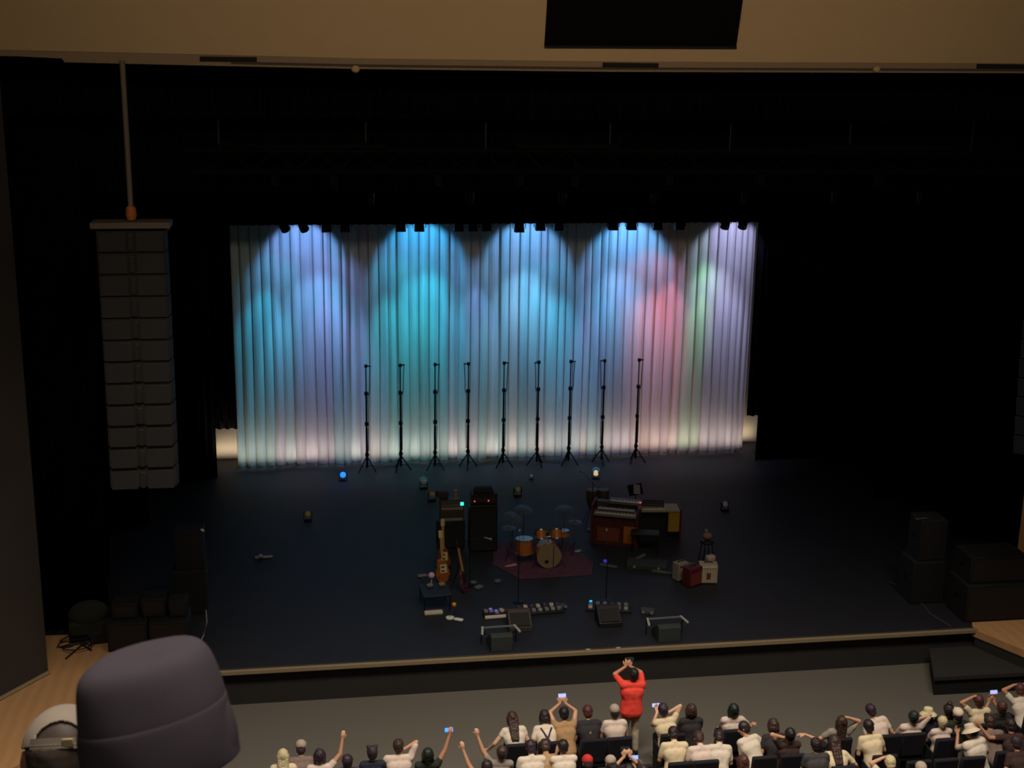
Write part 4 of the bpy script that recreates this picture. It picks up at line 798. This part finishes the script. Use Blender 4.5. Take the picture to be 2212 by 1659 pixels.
# second row, centre
sit(1452, 1571, C2, 'person in broad cream shirt with head bowed, second row behind the front row', shirt='cream', hair='short', hc='dark', nod=30, side=2, sleeve=.7, wide=1.15)
sit(1512, 1592, C2, 'person in pinkish white shirt bending forward, second row', shirt='pinkw', hair='short', hc='brown', nod=35, lean=24, sleeve=.6, wide=1.1)
sit(1553, 1583, C2, 'person in white shirt bending forward beside the pinkish one, second row', shirt='white', hair='short', hc='dark', nod=35, lean=24, sleeve=.7, side=6)
sit(1599, 1557, C2, 'person in white shirt leaning left with brown head turned, second row', shirt='white', hair='short', hc='dark', side=-14, turn=50, armR='side', sleeve=1.2)
sit(1667, 1550, C2, 'person in black top with curly brown hair, second row by the aisle', shirt='black', hair='curly', hc='brown', wide=1.05)
sit(1707, 1573, C2, 'person in dark brown top with round black hair and pale collar, second row', shirt='dkbrown', hair='short', hc='black', armL='neck')
sit(1228, 1631, C2, 'person in white shirt with dark round head and arms forward, second row left', shirt='white', hair='short', hc='dark', armL='face', armR='face', lean=20, nod=5, wide=1.1, sleeve=.8)
sit(1145, 1599, C2, 'person in white shirt bowing under a dark plum head, second row left', shirt='white', hair='short', hc='plum', lean=20, nod=20, wide=1.15, sleeve=.7)
sit(1085, 1611, C2, 'person in grey top raising the left arm high, second row left end', shirt='grey', hair='short', hc='brown', armL='up', side=4, sleeve=.5)
sit(1052, 1642, C2-.25, 'person with one hand raised at the far left of the centre block', shirt='grey', hair='short', hc='dark', armL='up', sleeve=.5)
sit(1180, 1612, C2+.05, 'person in tan top bowing low between two white shirts, second row', shirt='tan', hair='short', hc='brown', lean=34, nod=20)
sit(1268, 1632, C3+.2, 'person wearing a small red cap, bottom of the centre block', shirt='black', hair='short', hc='dark', hat='beanie', hatc='hatred')
sit(1318, 1633, C3+.2, 'person with grey white cap low in the dark, bottom of the centre block', shirt='dkgrey', hair='short', hc='dark', hat='beanie', hatc='hatgrey')
J = sit(1358, 1650, C3, 'person holding up a phone with both hands, bottom centre', shirt='black', hair='short', hc='black', armL='high', armR='high', sleeve=1.3)
phone(J, 'dark phone held high at the bottom edge, right of the red cap', 1, None, (-.05, 0, 0))
J = sit(1388, 1652, C3, 'person in black beside the two raised hands, bottom centre', shirt='black', hair='short', hc='dark', armL='phone', armR='phone')
phone(J, 'phone glowing lilac blue at the bottom edge, right of centre', -1, LIT, (0, 0, .06))
sit(1605, 1630, C3+.1, 'person in rust checked shirt, bottom edge right of centre', shirt='rust', hair='long', hc='red')
# left block
sit(611, 1618, L1, 'person with long pale blond hair, leftmost beside the bucket hat', shirt='cream', hair='long', hc='blond', skin='b')
sit(650, 1600, L1, 'person with dark hair and a pale bun cover on top, left block', shirt='taupe', hair='short', hc='plum', hat='beanie', hatc='hatgrey', nod=0)
sit(690, 1617, L1-.1, 'person with bobbed near black hair and pink hand raised, left block', shirt='pinkw', hair='bob', hc='plum', armR='up', sleeve=.4)
sit(750, 1630, L1-.1, 'person with short dark hair, middle of the left block', shirt='dkgrey', hair='short', hc='plum')
sit(804, 1611, L1-.1, 'person with two dark tufts of hair, left block', shirt='navy', hair='twin', hc='plum')
sit(860, 1596, L1, 'person in broad pinkish white shirt with short dark hair, left block', shirt='pinkw', hair='short', hc='brown', armR='neck', wide=1.25, sleeve=.8)
J = sit(924, 1616, L1-.1, 'person with black green hair holding a blue lit phone, left block', shirt='green', hair='bob', hc='green', armR='up', sleeve=.3, skin='b')
phone(J, 'small phone glowing bright blue, held in the left block', 1, M('screen_bright', '3c7cff', .3, emit=2, nz=0), (-.02, 0, -.03))
# right block
J = sit(1822, 1549, R1, 'person with long dark brown hair and a hand on the head, by right aisle', shirt='grey', hair='long', hc='brown', armR='head', armL='out', side=3, sleeve=.5)
sit(1766, 1600, R2, 'person in dark grey hood leaning at the left end of the right block', shirt='dkgrey', hair='short', hc='dark', lean=18, wide=1.1)
sit(1876, 1521, R1, 'person in white shirt leaning left, highest dark head in the right block', shirt='pinkw', hair='short', hc='plum', side=-12, sleeve=.6)
sit(1870, 1550, R2+.25, 'person in cream shirt below the highest dark head, right block', shirt='cream', hair='short', hc='dark', sleeve=.6, side=-5, lean=22)
sit(1815, 1608, R2, 'person in cream shirt with forearm across, bottom left of the right block', shirt='cream', hair='long', hc='brown', lean=30, armR='side', sleeve=.7)
sit(1975, 1537, R1, 'person in white shirt with dark blue black hair and hand at neck, right block', shirt='pinkw', hair='short', hc='green', armR='neck', sleeve=.8)
sit(2005, 1530, R1, 'person in navy top wearing a cream sun hat, right block', shirt='navy', hair='bob', hc='dark', hat='bucket', hatc='hatcream', scale=.92)
sit(2036, 1547, R1-.25, 'person in pale pink shirt behind the cream sun hat, right block', shirt='pinkw', hair='short', hc='blond', scale=.92)
sit(2050, 1520, R1+.1, 'person with tall dark hair between two white hats, right block', shirt='dkbrown', hair='bun', hc='dark')
sit(2074, 1533, R1, 'person wearing a clean white cap, right block', shirt='green', hair='short', hc='dark', hat='cap')
sit(2112, 1500, R1+.15, 'person in cream shirt with reddish hair and a hand up, right block', shirt='cream', hair='short', hc='red', armR='face', armL='head', side=-4, skin='b')
sit(2130, 1540, R2+.1, 'person in greyish taupe top behind the reddish hair, right block', shirt='taupe', hair='short', hc='brown', wide=1.1)
J = sit(2165, 1515, R1+.1, 'person in black holding a pale blue lit phone, right edge', shirt='black', hair='short', hc='red', armL='phone', armR='phone', skin='b')
phone(J, 'phone glowing pale blue, near the right edge of the photo', 1, LIT2, (.0, 0, .05))
sit(2200, 1476, R1+.35, 'person in white shirt with both hands at the head, right edge', shirt='white', hair='short', hc='red', armL='head', armR='head', skin='b')
sit(2180, 1552, R2, 'person in dark brown with a tan forearm raised, right edge', shirt='dkbrown', hair='short', hc='dark', armL='upout', skin='b')
sit(2192, 1590, R3+.3, 'person in dark plum top at the lower right edge', shirt='dkbrown', hair='short', hc='plum')
sit(1925, 1637, R3+.2, 'person in white shirt with a raised hand, bottom edge of the right block', shirt='white', hair='short', hc='blond', armL='head', lean=24, sleeve=.7)
sit(1990, 1648, R3, 'person with pinkish cap, bottom edge left of the white bucket hat', shirt='black', hair='short', hc='dark', hat='beanie', hatc='hatgrey')
person(2092, 1566, R3, 'person in white shirt and white bucket hat, standing or rising, lower right', shirt='white', hair='crop', hc='brown', hat='bucket', side=-10, sleeve=.8, nod=12, lean=14, turn=35, stand=True, armL='phone', fz=FZ-.35, pants='beige', skin='b')
# standing person in red
J = person(1369, 1443, 0, 'person standing in red shirt and beige trousers, photographing the stage', shirt='red', hair='short', hc='black', armL='cam', armR='cam', stand=True, lean=3, side=2, sleeve=.75, pants='beige', vox=.010, wide=1.08, skin='b')
phone(J, 'dark phone held above the head of the person in red', -1, None, (.06, 0, .0))
# ------------------------------------------------------------ seats
SM = M('seat_cloth', '17141c', .9, nz=.3)
def seat0():
    t = thing('theater_seat', '', 'seat')
    MB().box((0, -.20, .66), (.46, .08, .48), (8, 0, 0)).build('backrest', SM, t, bevel=.03)
    MB().box((0, .04, .35), (.44, .44, .09)).build('seat', SM, t, bevel=.025)
    for sx in (-1, 1): MB().box((sx*.235, -.02, .30), (.03, .34, .60)).build('armrest', M('seat_side', '121014', .7), t, bevel=.01)
    return t
st0 = seat0(); used = []; first_seat = True
for X, row, lab in SEATED:
    if any(abs(X-ux) < .43 and abs(row-ur) < .5 for ux, ur in used): continue
    used.append((X, row)); l = lab.replace('person ', '').split(',')[0].split(); l = 'dark theatre seat under the person '+' '.join(l[:10])
    if first_seat: st0.location = (X, row-.02, FZ); st0['label'] = l; st0['group'] = 'seats in the stalls'; first_seat = False
    else: dup(st0, (X, row-.02, FZ), 0, l, 'seats in the stalls')
def empty(row, xs, lab):
    for X in xs:
        if all(abs(X-ux) >= .43 or abs(row-ur) > .5 for ux, ur in used):
            used.append((X, row)); dup(st0, (X, row-.02, FZ), 0, lab, lab.replace('empty dark theatre seat', 'empty seats'))
xr = lambda a, b: [a+.5*i for i in range(int((b-a)/.5)+1)]
empty(C2, xr(-1.05, .3), 'empty dark theatre seat behind the front row, under or near the red shirt')
empty(C3, xr(-2.0, 3.0), 'empty dark theatre seat along the bottom edge, centre block')
empty(R2, xr(4.3, 6.6), 'empty dark theatre seat in the middle of the right block')
empty(R3, xr(3.6, 6.9), 'empty dark theatre seat along the bottom edge, right block')
# ------------------------------------------------------------ upper balcony: two people right before the camera
bal = M('balcony_floor', '2a2422', .9)
struct('floor', MB().box((-5.4, -21.4, 8.95), (12, 1.7, .1)), bal).name = 'balcony_floor'
struct('floor', MB().box((-5.4, -22.6, 9.65), (12, .9, .1)).box((-5.4, -23.9, 10.35), (12, 1.8, .1)), bal).name = 'balcony_step'
hatp = CAM+ray(331, 1500)*(2.15/ray(338, 1500).length)
J = person(0, 0, 0, 'person in foreground wearing a large dark blue grey bucket hat', shirt='navy', hair='short', hc='dark', armL='lap', armR='lap', lean=6, side=0, vox=.008, pos=(hatp.x, hatp.y-.08, hatp.z-1.235), group='people on the upper balcony', sleeve=1.5)
HB = J['HC']+V((0, -.01, .045)); hc_ = M('hat_slate', '5e5862', .9, nz=.06, sc_=30, spec=.1); ax = V((-.20, .24, 1)).normalized()
prof = [(.001, .098), (.05, .098), (.082, .094), (.098, .080), (.105, .055), (.112, .020), (.1155, -.004), (.1120, -.040)]
def soft(o, amp, sc__):
    ns = [v.normal.copy() for v in o.data.vertices]
    for v, q in zip(o.data.vertices, ns): v.co += q*noise.noise(v.co*sc__)*amp
    o.modifiers.new('sub', 'SUBSURF').render_levels = 2
k = MB().lathe(prof, HB, ax, 40, 1.0, 1.06).build('hat_crown', hc_, J['body']); soft(k, .012, 9)
b_ = MB().lathe([(.1125, .016), (.1155, .003), (.1175, -.010), (.1195, -.030), (.1205, -.060), (.118, -.088), (.114, -.087), (.116, -.06), (.115, -.03), (.113, -.008), (.110, .012)], HB, ax, 40, 1.0, 1.06).build('hat_brim', hc_, k); soft(b_, .012, 9)
capp = CAM+ray(141, 1597)*(3.3/ray(141, 1597).length)
J = person(0, 0, 0, 'person in foreground wearing a pale grey strapback cap, left of the bucket hat', hat='own', ear=1.45, shirt='dkgrey', hair='crop', hc='grey', lean=4, vox=.007, pos=(capp.x, capp.y-.05, capp.z-1.20), group='people on the upper balcony', sleeve=1.5, skin='a', turn=-8)
HC = J['HC']; cm = M('cap_pale', 'b8ac9c', .85, nz=.04, sc_=40)
ax = V((.03, .62, 1)).normalized(); bx = V((1, 0, -.05)).normalized(); by = ax.cross(bx).normalized(); bx = by.cross(ax)
Cc = HC+V((0, 0, .012))
for o in [J['body']]+[c for c in J['body'].children if c.name.startswith('hair')]:
    g_ = .93 if o.name.startswith('hair') else .86
    for v in o.data.vertices:
        d = v.co-Cc; h_ = d.dot(ax)
        if h_ > -.004 and d.length < .2:
            q_ = math.sqrt((d.dot(bx)/.0958)**2+(d.dot(by)/.109)**2+(h_/.098)**2)
            if q_ > g_: v.co = Cc+d*(g_/q_)
    o.data.update()
def capdome(r, hgt, t0=0):
    vs = []; fs = []; nu, nv_ = 144, 56
    for j in range(nv_+1):
        ph = (math.pi/2)*j/nv_
        for i in range(nu):
            a = 2*math.pi*i/nu; vs.append(HC+V((0, 0, .012))+bx*(r*.93*math.cos(ph)*math.cos(a))+by*(r*1.06*math.cos(ph)*math.sin(a))+ax*(hgt*math.sin(ph)))
    for j in range(nv_):
        for i in range(nu):
            am = 2*math.pi*(i+.5)/nu; back = abs(((am-1.5*math.pi+math.pi) % (2*math.pi))-math.pi)
            zz = math.sin((math.pi/2)*(j+.5)/nv_)
            if back < .62 and zz > .17 and zz < .17+.40*math.sqrt(max(0, 1-(back/.62)**2)): continue
            fs.append((j*nu+i, j*nu+(i+1) % nu, (j+1)*nu+(i+1) % nu, (j+1)*nu+i))
    return MB().add(vs, fs)
k = capdome(.103, .098).build('cap', cm, J['body']); so = k.modifiers.new('thick', 'SOLIDIFY'); so.thickness = .004
pts = [HC+V((0, 0, .012))+ax*.0+bx*(.103*.93*math.cos(a))+by*(.103*1.06*math.sin(a)) for a in [math.pi*(1.26+.48*i/14) for i in range(15)]]
vs = []; 
for p in pts: vs += [p-ax*.006, p+ax*.018]
MB().add(vs, [(2*i, 2*i+2, 2*i+3, 2*i+1) for i in range(14)]).build('strap', M('strap_grey', '948a7c', .8), k)
MB().box(pts[9]+ax*.006-by*.003, (.026, .006, .022)).build('buckle', M('buckle_ivory', 'd8c898', .4), k, bevel=.003)
MB().ell(HC+V((0, 0, .012))+by*-.001-ax*.0+(by*.15 if by.y > 0 else -by*.15), (.075, .075, .006), Matrix((bx, by, ax)).transposed(), 20, 8).build('visor', cm, k)
for i in range(6):
    a = math.pi/6+i*math.pi/3
    if i == 4: continue
    MB().tube([HC+V((0, 0, .012))+bx*(.1035*.93*math.cos(p_)*math.cos(a))+by*(.1035*1.06*math.cos(p_)*math.sin(a))+ax*(.0985*math.sin(p_)) for p_ in [q_*math.pi/2/10 for q_ in range(11)]], .0012, 5).build('seam', M('seam_grey', '8e8478', .9), k)
for i, (x, y, z, who) in enumerate(((J['pos'][0], J['pos'][1], 9.0, 'pale grey cap'), (hatp.x, hatp.y-.08, 9.7, 'bucket hat'))):
    dup(st0, (x, y-.04, z), 0, 'dark balcony seat under the person in the '+who, 'balcony seats')

bpy.data.scenes.remove(TMP)
